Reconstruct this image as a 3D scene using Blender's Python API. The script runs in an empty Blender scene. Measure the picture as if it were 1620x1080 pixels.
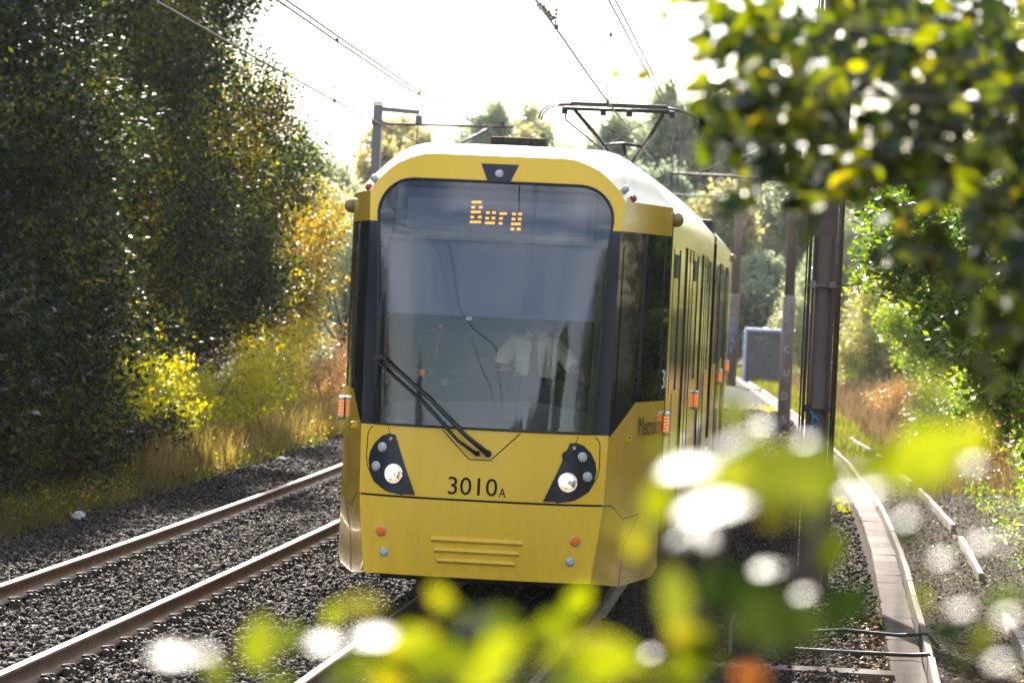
import bpy, bmesh, math, random
import numpy as np
from mathutils import Vector, Matrix
R_ = math.radians
scene = bpy.context.scene
col = scene.collection

# ------------------------------------------------------------------ camera
cam_data = bpy.data.cameras.new("camera")
cam = bpy.data.objects.new("camera", cam_data)
col.objects.link(cam)
CAM = Vector((2.6695, -26.35, 2.687))
yaw, pitch, roll = R_(-5.3454), R_(-0.8881), R_(2.6595)
Fw = Vector((math.sin(yaw)*math.cos(pitch), math.cos(yaw)*math.cos(pitch), math.sin(pitch)))
Rt = Vector((math.cos(yaw), -math.sin(yaw), 0))
Up = Rt.cross(Fw)
c_, s_ = math.cos(roll), math.sin(roll)
CX = Rt*c_ + Up*s_
CY = Up*c_ - Rt*s_
m = Matrix((CX, CY, -Fw)).transposed().to_4x4()
m.translation = CAM
cam.matrix_world = m
cam_data.sensor_width = 36
cam_data.lens = 5393.6/1620*36
cam_data.clip_start = 0.1
cam_data.clip_end = 2500
cam_data.dof.use_dof = True
cam_data.dof.focus_distance = 26.8
cam_data.dof.aperture_fstop = 4.0
cam_data.dof.aperture_blades = 0
scene.camera = cam

# ------------------------------------------------------------------ sky, sun, exposure
SUN_AZ, SUN_EL = R_(-13), R_(34)          # azimuth from +Y, negative = towards -X
sun_dir = Vector((math.sin(SUN_AZ)*math.cos(SUN_EL), math.cos(SUN_AZ)*math.cos(SUN_EL), math.sin(SUN_EL)))
world = bpy.data.worlds.new("World"); scene.world = world; world.use_nodes = True
wt = world.node_tree; wt.nodes.clear()
def wn(t): return wt.nodes.new(t)
sky = wn('ShaderNodeTexSky'); sky.sky_type = 'NISHITA'; sky.sun_disc = False
sky.sun_elevation = SUN_EL; sky.sun_rotation = SUN_AZ
sky.air_density = 1.0; sky.dust_density = 1.0; sky.ozone_density = 1.0
tc = wn('ShaderNodeTexCoord')
mp = wn('ShaderNodeMapping'); mp.inputs['Scale'].default_value = (1, 1, 2.6)
nz = wn('ShaderNodeTexNoise'); nz.inputs['Scale'].default_value = 1.9; nz.inputs['Detail'].default_value = 4; nz.inputs['Roughness'].default_value = .55
rp = wn('ShaderNodeValToRGB'); rp.color_ramp.elements[0].position = .40; rp.color_ramp.elements[1].position = .66
mixc = wn('ShaderNodeMix'); mixc.data_type = 'RGBA'
mixc.inputs[7].default_value = (9.0, 9.4, 10.4, 1)
bg = wn('ShaderNodeBackground'); bg.inputs['Strength'].default_value = 0.08
wo = wn('ShaderNodeOutputWorld')
wt.links.new(tc.outputs['Generated'], mp.inputs['Vector']); wt.links.new(mp.outputs['Vector'], nz.inputs['Vector'])
wt.links.new(nz.outputs['Fac'], rp.inputs['Fac']); wt.links.new(rp.outputs['Color'], mixc.inputs[0])
wt.links.new(sky.outputs['Color'], mixc.inputs[6]); wt.links.new(mixc.outputs[2], bg.inputs['Color'])
wt.links.new(bg.outputs['Background'], wo.inputs['Surface'])
sl = bpy.data.lights.new("sun", 'SUN'); sl.energy = 5.0; sl.angle = R_(0.5); sl.color = (1.0, .93, .82)
so = bpy.data.objects.new("sun", sl); col.objects.link(so)
so.rotation_euler = sun_dir.to_track_quat('Z', 'Y').to_euler()
vs = scene.view_settings
scene.display_settings.display_device = 'sRGB'
vs.view_transform = 'Standard'; vs.look = 'None'; vs.gamma = 1; vs.use_curve_mapping = False
vs.exposure = 1.68
cy = scene.cycles
cy.max_bounces = 8; cy.diffuse_bounces = 3; cy.glossy_bounces = 4; cy.transmission_bounces = 4
cy.transparent_max_bounces = 8; cy.volume_bounces = 0; cy.use_denoising = True
cy.caustics_reflective = False; cy.caustics_refractive = False
cy.sample_clamp_indirect = 6

# ------------------------------------------------------------------ materials
def newmat(name):
    mt = bpy.data.materials.new(name); mt.use_nodes = True
    nt = mt.node_tree; nt.nodes.clear()
    out = nt.nodes.new('ShaderNodeOutputMaterial')
    return mt, nt, out
def principled(name, color, rough=.5, metal=0, spec=.5, noise=None, bump=None, coat=0, emit=None, estr=0):
    """noise=(scale, second colour, lo, hi, stretch)  bump=(scale, strength, distance)"""
    mt, nt, out = newmat(name)
    p = nt.nodes.new('ShaderNodeBsdfPrincipled'); nt.links.new(p.outputs[0], out.inputs['Surface'])
    p.inputs['Base Color'].default_value = (*color, 1)
    p.inputs['Roughness'].default_value = rough; p.inputs['Metallic'].default_value = metal
    p.inputs['Specular IOR Level'].default_value = spec
    p.inputs['Coat Weight'].default_value = coat; p.inputs['Coat Roughness'].default_value = .05
    if emit: p.inputs['Emission Color'].default_value = (*emit, 1); p.inputs['Emission Strength'].default_value = estr
    geo = nt.nodes.new('ShaderNodeNewGeometry')
    if noise:
        n = nt.nodes.new('ShaderNodeTexNoise'); n.inputs['Scale'].default_value = noise[0]; n.inputs['Detail'].default_value = 5
        src = geo.outputs['Position']
        if len(noise) > 4:
            mpn = nt.nodes.new('ShaderNodeMapping'); mpn.inputs['Scale'].default_value = noise[4]
            nt.links.new(src, mpn.inputs['Vector']); src = mpn.outputs[0]
        nt.links.new(src, n.inputs['Vector'])
        r = nt.nodes.new('ShaderNodeValToRGB'); e = r.color_ramp.elements
        e[0].position = noise[2]; e[1].position = noise[3]; e[0].color = (*color, 1); e[1].color = (*noise[1], 1)
        nt.links.new(n.outputs['Fac'], r.inputs['Fac']); nt.links.new(r.outputs['Color'], p.inputs['Base Color'])
    if bump:
        n = nt.nodes.new('ShaderNodeTexNoise'); n.inputs['Scale'].default_value = bump[0]; n.inputs['Detail'].default_value = 4
        nt.links.new(geo.outputs['Position'], n.inputs['Vector'])
        b = nt.nodes.new('ShaderNodeBump'); b.inputs['Strength'].default_value = bump[1]; b.inputs['Distance'].default_value = bump[2]
        nt.links.new(n.outputs['Fac'], b.inputs['Height']); nt.links.new(b.outputs[0], p.inputs['Normal'])
    return mt
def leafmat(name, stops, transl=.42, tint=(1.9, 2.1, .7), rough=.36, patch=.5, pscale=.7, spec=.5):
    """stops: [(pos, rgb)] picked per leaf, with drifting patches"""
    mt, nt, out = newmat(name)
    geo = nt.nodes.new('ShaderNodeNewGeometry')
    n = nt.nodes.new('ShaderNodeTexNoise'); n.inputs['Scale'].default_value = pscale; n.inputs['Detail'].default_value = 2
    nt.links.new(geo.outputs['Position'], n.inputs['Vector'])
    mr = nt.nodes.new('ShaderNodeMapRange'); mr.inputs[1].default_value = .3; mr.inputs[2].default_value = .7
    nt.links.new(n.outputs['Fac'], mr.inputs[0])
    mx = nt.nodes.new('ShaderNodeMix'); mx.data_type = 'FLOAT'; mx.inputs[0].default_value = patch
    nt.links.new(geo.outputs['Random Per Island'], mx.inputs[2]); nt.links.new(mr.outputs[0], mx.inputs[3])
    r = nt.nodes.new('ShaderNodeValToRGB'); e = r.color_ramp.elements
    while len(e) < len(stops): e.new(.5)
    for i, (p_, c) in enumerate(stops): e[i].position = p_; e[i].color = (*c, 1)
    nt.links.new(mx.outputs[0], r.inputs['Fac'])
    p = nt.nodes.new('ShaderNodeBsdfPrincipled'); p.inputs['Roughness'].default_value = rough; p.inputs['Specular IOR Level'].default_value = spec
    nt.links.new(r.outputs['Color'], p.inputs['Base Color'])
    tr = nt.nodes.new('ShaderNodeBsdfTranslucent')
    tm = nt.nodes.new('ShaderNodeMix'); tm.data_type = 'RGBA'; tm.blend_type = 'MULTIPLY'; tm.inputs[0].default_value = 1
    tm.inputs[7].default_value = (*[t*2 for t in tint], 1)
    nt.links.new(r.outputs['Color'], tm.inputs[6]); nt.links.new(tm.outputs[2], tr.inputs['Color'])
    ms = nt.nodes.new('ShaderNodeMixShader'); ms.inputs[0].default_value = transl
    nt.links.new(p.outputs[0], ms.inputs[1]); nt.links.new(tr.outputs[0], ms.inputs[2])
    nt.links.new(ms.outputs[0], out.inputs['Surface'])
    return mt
def glassmat(name, refl_boost, tint=(1, 1, 1), haze=0.0, hazecol=(.5, .5, .5)):
    """thin pane: transparent + mirror by Fresnel, with a little dusty film"""
    mt, nt, out = newmat(name)
    fr = nt.nodes.new('ShaderNodeFresnel'); fr.inputs['IOR'].default_value = 1.5
    mu = nt.nodes.new('ShaderNodeMath'); mu.operation = 'MULTIPLY'; mu.inputs[1].default_value = refl_boost; mu.use_clamp = True
    nt.links.new(fr.outputs[0], mu.inputs[0])
    tr = nt.nodes.new('ShaderNodeBsdfTransparent'); tr.inputs['Color'].default_value = (*tint, 1)
    gl = nt.nodes.new('ShaderNodeBsdfGlossy'); gl.inputs['Roughness'].default_value = .0
    df = nt.nodes.new('ShaderNodeBsdfDiffuse'); df.inputs['Color'].default_value = (*hazecol, 1)
    m1 = nt.nodes.new('ShaderNodeMixShader'); m1.inputs[0].default_value = haze
    nt.links.new(tr.outputs[0], m1.inputs[1]); nt.links.new(df.outputs[0], m1.inputs[2])
    m2 = nt.nodes.new('ShaderNodeMixShader')
    nt.links.new(mu.outputs[0], m2.inputs[0]); nt.links.new(m1.outputs[0], m2.inputs[1]); nt.links.new(gl.outputs[0], m2.inputs[2])
    nt.links.new(m2.outputs[0], out.inputs['Surface'])
    return mt

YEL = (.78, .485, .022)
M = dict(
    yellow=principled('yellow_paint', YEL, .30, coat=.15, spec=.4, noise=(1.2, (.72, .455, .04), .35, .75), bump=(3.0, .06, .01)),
    yellow_side=principled('yellow_side_paint', (.58, .345, .018), .17, spec=.35, coat=.25, noise=(3, (.46, .31, .05), .4, .8, (1, 1, .4)), bump=(4.5, .12, .012)),  # same yellow as the front, darkened to carry the shade on the sides
    roof=principled('roof_paint', (.50, .44, .24), .28, noise=(4, (.45, .42, .27), .4, .8), coat=.3),
    black=principled('black_gloss', (.006, .007, .009), .05, spec=.10, bump=(9, .10, .004)),
    mask=principled('black_mask', (.010, .012, .024), .22, spec=.4),
    rubber=principled('black_rubber', (.012, .012, .012), .55),
    dark=principled('dark_underframe', (.025, .022, .02), .8, noise=(6, (.05, .04, .03), .4, .7)),
    chrome=principled('chrome', (.8, .8, .8), .12, metal=1),
    alu=principled('aluminium', (.5, .5, .5), .35, metal=1),
    lamp_glass=principled('lamp_lens', (.30, .31, .32), .25, spec=.6, noise=(110, (.60, .62, .64), .42, .58), bump=(120, .9, .01)),
    red_lens=principled('red_lens', (.32, .015, .012), .15, spec=.7),
    orange_lens=principled('orange_lens', (.85, .17, .004), .35, spec=.25, bump=(160, .4, .004)),
    warm_on=principled('headlamp_on', (.55, .42, .32), .2, emit=(1, .66, .38), estr=.24),
    bulb=principled('headlamp_hotspot', (1, 1, 1), .2, emit=(1, .9, .75), estr=.7),
    pod=principled('pod_brown', (.22, .15, .06), .4),
    amber_on=principled('amber_on', (.8, .25, .02), .3, emit=(1, .16, .008), estr=.55),
    led=principled('amber_led', (.8, .35, .02), .3, emit=(1, .36, .02), estr=.75),
    screen=principled('display_screen', (.12, .135, .18), .5),
    screen_frame=principled('display_frame', (.055, .064, .09), .5),
    blind=principled('sun_blind', (.10, .12, .185), .8),  # blue tint stands in for sky reflected in the windscreen
    cab_dark=principled('cab_trim', (.012, .012, .016), .7),
    cab_grey=principled('cab_console', (.028, .030, .040), .5),
    red=principled('red_plastic', (.45, .02, .02), .4),
    orange=principled('orange_cord', (.7, .18, .03), .5),
    shirt=principled('shirt_cloth', (.86, .84, .62), .8, bump=(30, .5, .01)),
    tie=principled('tie_cloth', (.012, .014, .03), .7),
    skin=principled('skin', (.42, .23, .16), .5),
    hair=principled('hair', (.05, .035, .025), .7),
    trouser=principled('trouser_cloth', (.02, .02, .028), .8),
    groove=principled('panel_gap', (.008, .007, .006), .9),
    steel_dark=principled('pantograph_steel', (.022, .020, .022), .45, metal=.3),
    rail=principled('rail_rust', (.13, .075, .05), .55, noise=(7, (.23, .14, .10), .35, .7), bump=(60, .3, .003)),
    rail_top=principled('rail_polished', (.20, .165, .145), .45, metal=1, noise=(9, (.27, .225, .20), .3, .8, (1, .2, 1))),
    sleeper=principled('sleeper_concrete', (.16, .13, .11), .9, noise=(12, (.08, .065, .055), .3, .7), bump=(40, .5, .01)),
    clip=principled('rail_clip_steel', (.035, .028, .024), .75, noise=(30, (.09, .06, .045), .4, .7)),
    ballast=principled('ballast_bed', (.025, .021, .020), .95, noise=(28, (.05, .038, .032), .35, .68), bump=(24, 1, .06)),
    stone=None, soil=None,
    concrete=principled('trough_concrete', (.17, .13, .11), .9, noise=(3.5, (.12, .09, .075), .35, .7), bump=(45, .4, .006)),
    concrete_b=principled('trough_concrete_pale', (.26, .22, .19), .9, noise=(5, (.20, .165, .14), .35, .7), bump=(45, .4, .006)),
    concrete_c=principled('trough_concrete_brown', (.14, .10, .08), .9, noise=(5, (.20, .155, .13), .35, .7), bump=(45, .4, .006)),
    kerb=principled('pale_edging', (.44, .38, .33), .85, noise=(9, (.36, .29, .24), .45, .75), bump=(30, .4, .006)),
    pole_brown=principled('mast_brown_paint', (.060, .038, .030), .5, noise=(6, (.10, .065, .05), .4, .75, (1, 1, .3)), bump=(20, .15, .004)),
    pole_grey=principled('mast_grey_paint', (.23, .19, .175), .55, noise=(5, (.16, .12, .10), .4, .7, (1, 1, .4))),
    pole_mauve=principled('mast_rust_paint', (.17, .105, .085), .6, noise=(5, (.11, .075, .065), .4, .7, (1, 1, .4))),
    wire=principled('copper_wire', (.06, .045, .05), .5),
    galv=principled('galvanised_steel', (.22, .21, .22), .5, metal=.4),
    graffiti=principled('blue_spray_paint', (.03, .30, .55), .6),
    graffiti_w=principled('white_spray_paint', (.42, .42, .46), .6),
    graffiti_y=principled('green_spray_paint', (.30, .36, .10), .6),
    cabinet=principled('cabinet_grey', (.085, .08, .085), .6, noise=(4, (.055, .055, .055), .4, .7)),
    cabinet_lid=principled('cabinet_pale', (.50, .54, .62), .5, noise=(6, (.34, .42, .58), .4, .7)),
    bark=principled('bark', (.07, .05, .035), .9, noise=(8, (.13, .10, .075), .35, .7, (1, 1, .3)), bump=(25, .8, .02)),
    twig=principled('twig_bark', (.045, .032, .022), .9, spec=.2),
    litter_white=principled('litter_paper', (.75, .77, .78), .7),
    blue_pipe=principled('blue_pipe', (.16, .24, .33), .45),
    cable=principled('black_cable', (.02, .02, .02), .5),
    tape=principled('yellow_tape', (.7, .6, .03), .5),
    white_text=principled('white_lettering', (.62, .63, .65), .5),
    ink=principled('dark_lettering', (.008, .007, .006), .7, spec=.2),
)
def islandmat(name, stops, rough=.85, spec=.15):
    mt, nt, out = newmat(name)
    geo = nt.nodes.new('ShaderNodeNewGeometry')
    r = nt.nodes.new('ShaderNodeValToRGB'); e = r.color_ramp.elements
    while len(e) < len(stops): e.new(.5)
    for i, (p_, c) in enumerate(stops): e[i].position = p_; e[i].color = (*c, 1)
    p = nt.nodes.new('ShaderNodeBsdfPrincipled'); p.inputs['Roughness'].default_value = rough; p.inputs['Specular IOR Level'].default_value = spec
    nt.links.new(geo.outputs['Random Per Island'], r.inputs['Fac']); nt.links.new(r.outputs['Color'], p.inputs['Base Color'])
    nt.links.new(p.outputs[0], out.inputs['Surface'])
    return mt
M['stone'] = islandmat('ballast_stone', [(0, (.009, .007, .006)), (.4, (.021, .016, .014)), (.8, (.043, .032, .027)), (1, (.11, .08, .065))], .8, .22)
M['fallen'] = islandmat('fallen_leaf', [(0, (.10, .04, .02)), (.5, (.30, .12, .02)), (.8, (.50, .24, .02)), (1, (.45, .40, .06))], .6)
M['woodchip'] = islandmat('twig_debris', [(0, (.025, .016, .013)), (.5, (.06, .038, .030)), (1, (.17, .12, .095))], .8)
def soilmat():
    mt, nt, out = newmat('ground_soil')
    geo = nt.nodes.new('ShaderNodeNewGeometry')
    n1 = nt.nodes.new('ShaderNodeTexNoise'); n1.inputs['Scale'].default_value = .5; n1.inputs['Detail'].default_value = 4
    n2 = nt.nodes.new('ShaderNodeTexNoise'); n2.inputs['Scale'].default_value = 14; n2.inputs['Detail'].default_value = 5
    for n in (n1, n2): nt.links.new(geo.outputs['Position'], n.inputs['Vector'])
    r1 = nt.nodes.new('ShaderNodeValToRGB'); e = r1.color_ramp.elements
    e[0].position = .4; e[1].position = .6; e[0].color = (.055, .034, .026, 1); e[1].color = (.055, .055, .022, 1)
    r2 = nt.nodes.new('ShaderNodeValToRGB'); e = r2.color_ramp.elements
    e[0].position = .3; e[1].position = .7; e[0].color = (.5, .5, .5, 1); e[1].color = (1.7, 1.6, 1.5, 1)
    nt.links.new(n1.outputs['Fac'], r1.inputs[0]); nt.links.new(n2.outputs['Fac'], r2.inputs[0])
    mx = nt.nodes.new('ShaderNodeMix'); mx.data_type = 'RGBA'; mx.blend_type = 'MULTIPLY'; mx.inputs[0].default_value = 1
    nt.links.new(r1.outputs[0], mx.inputs[6]); nt.links.new(r2.outputs[0], mx.inputs[7])
    p = nt.nodes.new('ShaderNodeBsdfPrincipled'); p.inputs['Roughness'].default_value = .9; p.inputs['Specular IOR Level'].default_value = .1
    nt.links.new(mx.outputs[2], p.inputs['Base Color'])
    b = nt.nodes.new('ShaderNodeBump'); b.inputs['Distance'].default_value = .06; b.inputs['Strength'].default_value = .9
    nt.links.new(n2.outputs['Fac'], b.inputs['Height']); nt.links.new(b.outputs[0], p.inputs['Normal'])
    nt.links.new(p.outputs[0], out.inputs['Surface'])
    return mt
M['soil'] = soilmat()
M['windscreen'] = glassmat('windscreen_glass', 2.0, haze=.015, hazecol=(.30, .36, .52))  # dusty film, tinted blue in place of reflected sky
M['lamp_cover'] = glassmat('lamp_cover_glass', 1.5)
LG = (.030, .050, .014)
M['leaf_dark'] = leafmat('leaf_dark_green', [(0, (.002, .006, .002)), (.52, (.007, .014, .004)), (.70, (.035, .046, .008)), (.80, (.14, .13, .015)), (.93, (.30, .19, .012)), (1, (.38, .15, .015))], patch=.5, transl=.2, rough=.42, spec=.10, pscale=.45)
M['leaf_gloss'] = leafmat('leaf_gloss', [(0, (.012, .024, .014)), (.7, (.03, .05, .02)), (1, (.16, .14, .02))], patch=.3, transl=.15, rough=.32, spec=.5)
M['leaf_mix'] = leafmat('leaf_yellowing', [(0, (.010, .020, .006)), (.45, (.030, .040, .008)), (.65, (.11, .10, .012)), (.75, (.34, .26, .02)), (1, (.45, .22, .02))], patch=.5, pscale=.4, spec=.15)
M['leaf_gold'] = leafmat('leaf_golden', [(0, (.06, .06, .01)), (.4, (.20, .13, .012)), (.75, (.36, .20, .012)), (1, (.36, .13, .012))], tint=(1.5, 1.5, .6))
M['leaf_lime'] = leafmat('leaf_lime', [(0, (.03, .045, .006)), (.3, (.10, .12, .006)), (.65, (.26, .24, .008)), (1, (.32, .22, .01))], transl=.5, tint=(2, 1.9, .3))
M['leaf_bright'] = leafmat('leaf_bright_green', [(0, (.018, .036, .010)), (.35, (.045, .075, .012)), (.62, (.12, .15, .015)), (.85, (.26, .24, .02)), (1, (.42, .26, .02))], transl=.45, rough=.32)
M['leaf_near'] = leafmat('leaf_near', [(0, (.025, .036, .002)), (.5, (.055, .062, .002)), (.8, (.10, .11, .003)), (1, (.17, .12, .004))], transl=.5, rough=.34, patch=.1, tint=(2, 2, .3))
M['leaf_near_dark'] = leafmat('leaf_near_dark', [(0, (.005, .012, .006)), (.5, (.012, .023, .006)), (.85, (.035, .042, .004)), (1, (.10, .08, .005))], transl=.22, rough=.45, spec=.25, patch=.1, tint=(2, 2, .4))  # shade put into a darker, less translucent copy of the near leaf
M['leaf_near_gloss'] = leafmat('leaf_near_gloss', [(0, (.02, .03, .01)), (1, (.05, .06, .01))], transl=.15, rough=.53, spec=.5)
M['leaf_orange'] = leafmat('leaf_orange', [(0, (.50, .16, .01)), (1, (.60, .24, .02))], transl=.5, tint=(1.6, 1.2, .5))
M['leaf_far'] = leafmat('leaf_far', [(0, (.14, .165, .14)), (.5, (.19, .215, .16)), (.8, (.27, .26, .17)), (1, (.30, .22, .10))], tint=(1.3, 1.4, 1.0), patch=.6, pscale=.12)  # distance haze put into the colour, paler than plain foliage
M['leaf_far_gold'] = leafmat('leaf_far_gold', [(0, (.14, .16, .10)), (.5, (.25, .23, .12)), (1, (.36, .26, .13))], tint=(1.4, 1.4, .9), patch=.6, pscale=.2)  # golden far leaves, paled by haze put into the colour
M['leaf_red'] = leafmat('leaf_red', [(0, (.09, .045, .028)), (.5, (.18, .085, .04)), (1, (.22, .15, .07))], tint=(1.7, .9, .5))
M['grass_dry'] = leafmat('grass_dry', [(0, (.10, .085, .025)), (.4, (.23, .18, .05)), (.75, (.36, .27, .09)), (1, (.22, .10, .045))], transl=.35, tint=(1.1, 1.0, .7), pscale=.8)
M['grass_green'] = leafmat('grass_green', [(0, (.030, .034, .008)), (.5, (.070, .070, .012)), (1, (.18, .14, .035))], transl=.4, pscale=1.2)
M['grass_red'] = leafmat('grass_red', [(0, (.06, .045, .028)), (.4, (.12, .090, .05)), (.8, (.20, .155, .08)), (1, (.16, .08, .045))], transl=.3, tint=(1.1, .9, .7), pscale=.8)

# ------------------------------------------------------------------ object helpers
def tag(o, label=None, cat=None, group=None, kind=None):
    if label: o['label'] = label
    if cat: o['category'] = cat
    if group: o['group'] = group
    if kind or cat: o['kind'] = kind or 'thing'
    return o
def empty(name, loc=(0, 0, 0), parent=None):
    o = bpy.data.objects.new(name, None); col.objects.link(o); o.location = loc
    o.empty_display_size = .2
    if parent: o.parent = parent
    return o
def link_mesh(name, me, mats, parent=None):
    o = bpy.data.objects.new(name, me); col.objects.link(o)
    for m_ in (mats if isinstance(mats, (list, tuple)) else [mats]): me.materials.append(m_)
    if parent:
        o.parent = parent
        o.matrix_parent_inverse = Matrix.Translation(-parent_world(parent))
    return o
def parent_world(p):
    v = Vector((0, 0, 0))
    while p is not None: v = v + Vector(p.location); p = p.parent
    return v
def bm_obj(name, bm, mats, parent=None, smooth=False):
    me = bpy.data.meshes.new(name); bm.normal_update(); bm.to_mesh(me); bm.free()
    if smooth: me.polygons.foreach_set('use_smooth', [True]*len(me.polygons))
    return link_mesh(name, me, mats, parent)
def np_mesh(name, verts, faces, mats, parent=None, midx=None, smooth=False):
    me = bpy.data.meshes.new(name)
    nv, nf, k = len(verts), len(faces), faces.shape[1]
    me.vertices.add(nv); me.vertices.foreach_set('co', np.ascontiguousarray(verts, np.float32).ravel())
    me.loops.add(nf*k); me.loops.foreach_set('vertex_index', np.ascontiguousarray(faces, np.int32).ravel())
    me.polygons.add(nf); me.polygons.foreach_set('loop_start', np.arange(0, nf*k, k, dtype=np.int32))
    if midx is not None: me.polygons.foreach_set('material_index', np.ascontiguousarray(midx, np.int32))
    me.update(calc_edges=True)
    if smooth: me.polygons.foreach_set('use_smooth', np.ones(nf, bool))
    return link_mesh(name, me, mats, parent)
def add_box(bm, c, s, rot=None, bevel=0, mi=0):
    g = bmesh.ops.create_cube(bm, size=1)
    vs_ = g['verts']
    mt = Matrix.Translation(Vector(c)) @ (rot.to_4x4() if rot else Matrix.Identity(4)) @ Matrix.Diagonal((*s, 1))
    bmesh.ops.transform(bm, matrix=mt, verts=vs_)
    fs = {f for v in vs_ for f in v.link_faces}
    for f in fs: f.material_index = mi
    if bevel:
        es = list({e for v in vs_ for e in v.link_edges})
        r = bmesh.ops.bevel(bm, geom=es, offset=bevel, segments=2, affect='EDGES', profile=.6)
        for f in r['faces']: f.material_index = mi
def add_tube(bm, pts, rad, n=8, caps=True, mi=0):
    pts = [Vector(p) for p in pts]
    rr = rad if isinstance(rad, (list, tuple)) else [rad]*len(pts)
    rings = []
    prev = None
    for i, p in enumerate(pts):
        d = (pts[min(i+1, len(pts)-1)] - pts[max(i-1, 0)]).normalized()
        a = Vector((0, 0, 1)) if abs(d.z) < .9 else Vector((1, 0, 0))
        if prev is not None: a = prev
        x = (a - d*a.dot(d)).normalized(); y = d.cross(x); prev = x
        rings.append([bm.verts.new(p + (x*math.cos(2*math.pi*k/n) + y*math.sin(2*math.pi*k/n))*rr[i]) for k in range(n)])
    for a, b in zip(rings, rings[1:]):
        for k in range(n):
            f = bm.faces.new((a[k], a[(k+1) % n], b[(k+1) % n], b[k])); f.smooth = True; f.material_index = mi
    if caps:
        f = bm.faces.new(rings[0][::-1]); f.material_index = mi
        f = bm.faces.new(rings[-1]); f.material_index = mi
def add_disc(bm, c, nrm, r, depth, n=24, mi=0, dome=0):
    nrm = Vector(nrm).normalized()
    q = nrm.to_track_quat('Z', 'Y').to_matrix().to_4x4()
    c = Vector(c)
    prof = [(r, -depth), (r, 0)]
    if dome: prof += [(r*math.cos(t), dome*math.sin(t)) for t in (.4, .8, 1.2)]
    rings = []
    for (pr_, h) in prof:
        rings.append([bm.verts.new(c + q.to_3x3() @ Vector((pr_*math.cos(2*math.pi*k/n), pr_*math.sin(2*math.pi*k/n), h))) for k in range(n)])
    for a, b in zip(rings, rings[1:]):
        for k in range(n):
            f = bm.faces.new((a[k], a[(k+1) % n], b[(k+1) % n], b[k])); f.material_index = mi; f.smooth = bool(dome)
    f = bm.faces.new(rings[-1]); f.material_index = mi; f.smooth = bool(dome)
def copy_tree(o, parent=None):
    c = o.copy(); col.objects.link(c)
    if parent: c.parent = parent
    for ch in list(o.children): copy_tree(ch, c)
    return c
rng = np.random.default_rng(7)
random.seed(5)

KC = .00076
def cur(y): return -KC*y*abs(y)/2 if y > 0 else 0.0      # sideways run of the track, curving left ahead

# ------------------------------------------------------------------ ground
def sheet(name, xs, ys, z, mat, noise=0, kind='structure', follow=False):
    verts = []; nx, ny = len(xs), len(ys)
    for y in ys:
        for x in xs:
            verts.append((x + (cur(y) if follow else 0), y, z(x, y) if callable(z) else z))
    f = np.array([(j*nx+i, j*nx+i+1, (j+1)*nx+i+1, (j+1)*nx+i) for j in range(ny-1) for i in range(nx-1)])
    o = np_mesh(name, np.array(verts), f, mat); tag(o, kind=kind); return o
def gz(x, y):
    t = x - cur(y)
    r = max(0, t-6.0)*.35 if t > 0 else max(0, -t-7.5)*.22
    return -.30 + min(r, 1.8)
gx = [-700, -300, -120, -60, -40, -30] + list(np.arange(-24, 24.1, 1.0)) + [30, 40, 60, 120, 300, 700]
gy = [-400, -150, -80, -50] + list(range(-40, 160, 4)) + [180, 220, 300, 500, 1200]
tag(sheet('ground', gx, gy, gz, M['soil']), 'brown earth and rough ground beside the tracks')
tag(sheet('ballast_bed', [-6.0, -5.6, -3, 0, 2.4, 3.1], list(range(-40, 200, 4)), lambda x, y: -.292 if x in (-6.0, 3.1) else -.200, M['ballast'], follow=True),
    'dark grey crushed stone bed under both tracks')

# ballast stones -------------------------------------------------------
def stones(n, xr, yr, size, zf, seed, skip=None):
    g = np.random.default_rng(seed)
    x = g.uniform(*xr, n); y = g.uniform(*yr, n)
    base = np.array([[0, 0, 1], [1, 0, 0], [-.3, .95, .1], [-.9, -.1, .1], [.2, -.95, -.1], [.1, .1, -.9]])
    fc = np.array([[0, 1, 2], [0, 2, 3], [0, 3, 4], [0, 4, 1], [5, 2, 1], [5, 3, 2], [5, 4, 3], [5, 1, 4]])
    s = size*g.uniform(.55, 1.35, n)
    sc = g.uniform(.55, 1.25, (n, 3))
    V = base[None]*sc[:, None, :] + g.normal(0, .16, (n, 6, 3))
    q = g.normal(size=(n, 4)); q /= np.linalg.norm(q, axis=1)[:, None]
    w, a, b, c = q.T
    Rm = np.stack([np.stack([1-2*(b*b+c*c), 2*(a*b-c*w), 2*(a*c+b*w)], -1), np.stack([2*(a*b+c*w), 1-2*(a*a+c*c), 2*(b*c-a*w)], -1),
                   np.stack([2*(a*c-b*w), 2*(b*c+a*w), 1-2*(a*a+b*b)], -1)], 1)
    V = np.einsum('nij,nkj->nki', Rm, V)*s[:, None, None]
    xc = x + np.where(y > 0, -KC*y*y/2, 0)
    pos = np.stack([xc, y, zf + g.normal(0, .010, n)], -1)
    V = V + pos[:, None, :]
    F = fc[None] + (np.arange(n)*6)[:, None, None]
    return V.reshape(-1, 3), F.reshape(-1, 3)
Vs, Fs = [], []; off = 0
for (n, xr, yr, sz, sd) in [(66000, (-5.7, 3.0), (-5.5, 16), .031, 1), (30000, (-5.7, 3.0), (16, 34), .035, 2), (16000, (-5.6, 3.0), (34, 62), .047, 3),
                            (2500, (-6.3, -5.5), (-5, 40), .028, 4), (1800, (2.9, 3.25), (-4, 40), .028, 5)]:
    v, f = stones(n, xr, yr, sz, -.186 if xr[0] > -6 and xr[0] < 2 else -.255, sd)
    Vs.append(v); Fs.append(f+off); off += len(v)
tag(np_mesh('ballast_stones', np.concatenate(Vs), np.concatenate(Fs), M['stone']), 'loose dark ballast stones between and beside the rails', 'ballast', kind='stuff')

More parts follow.
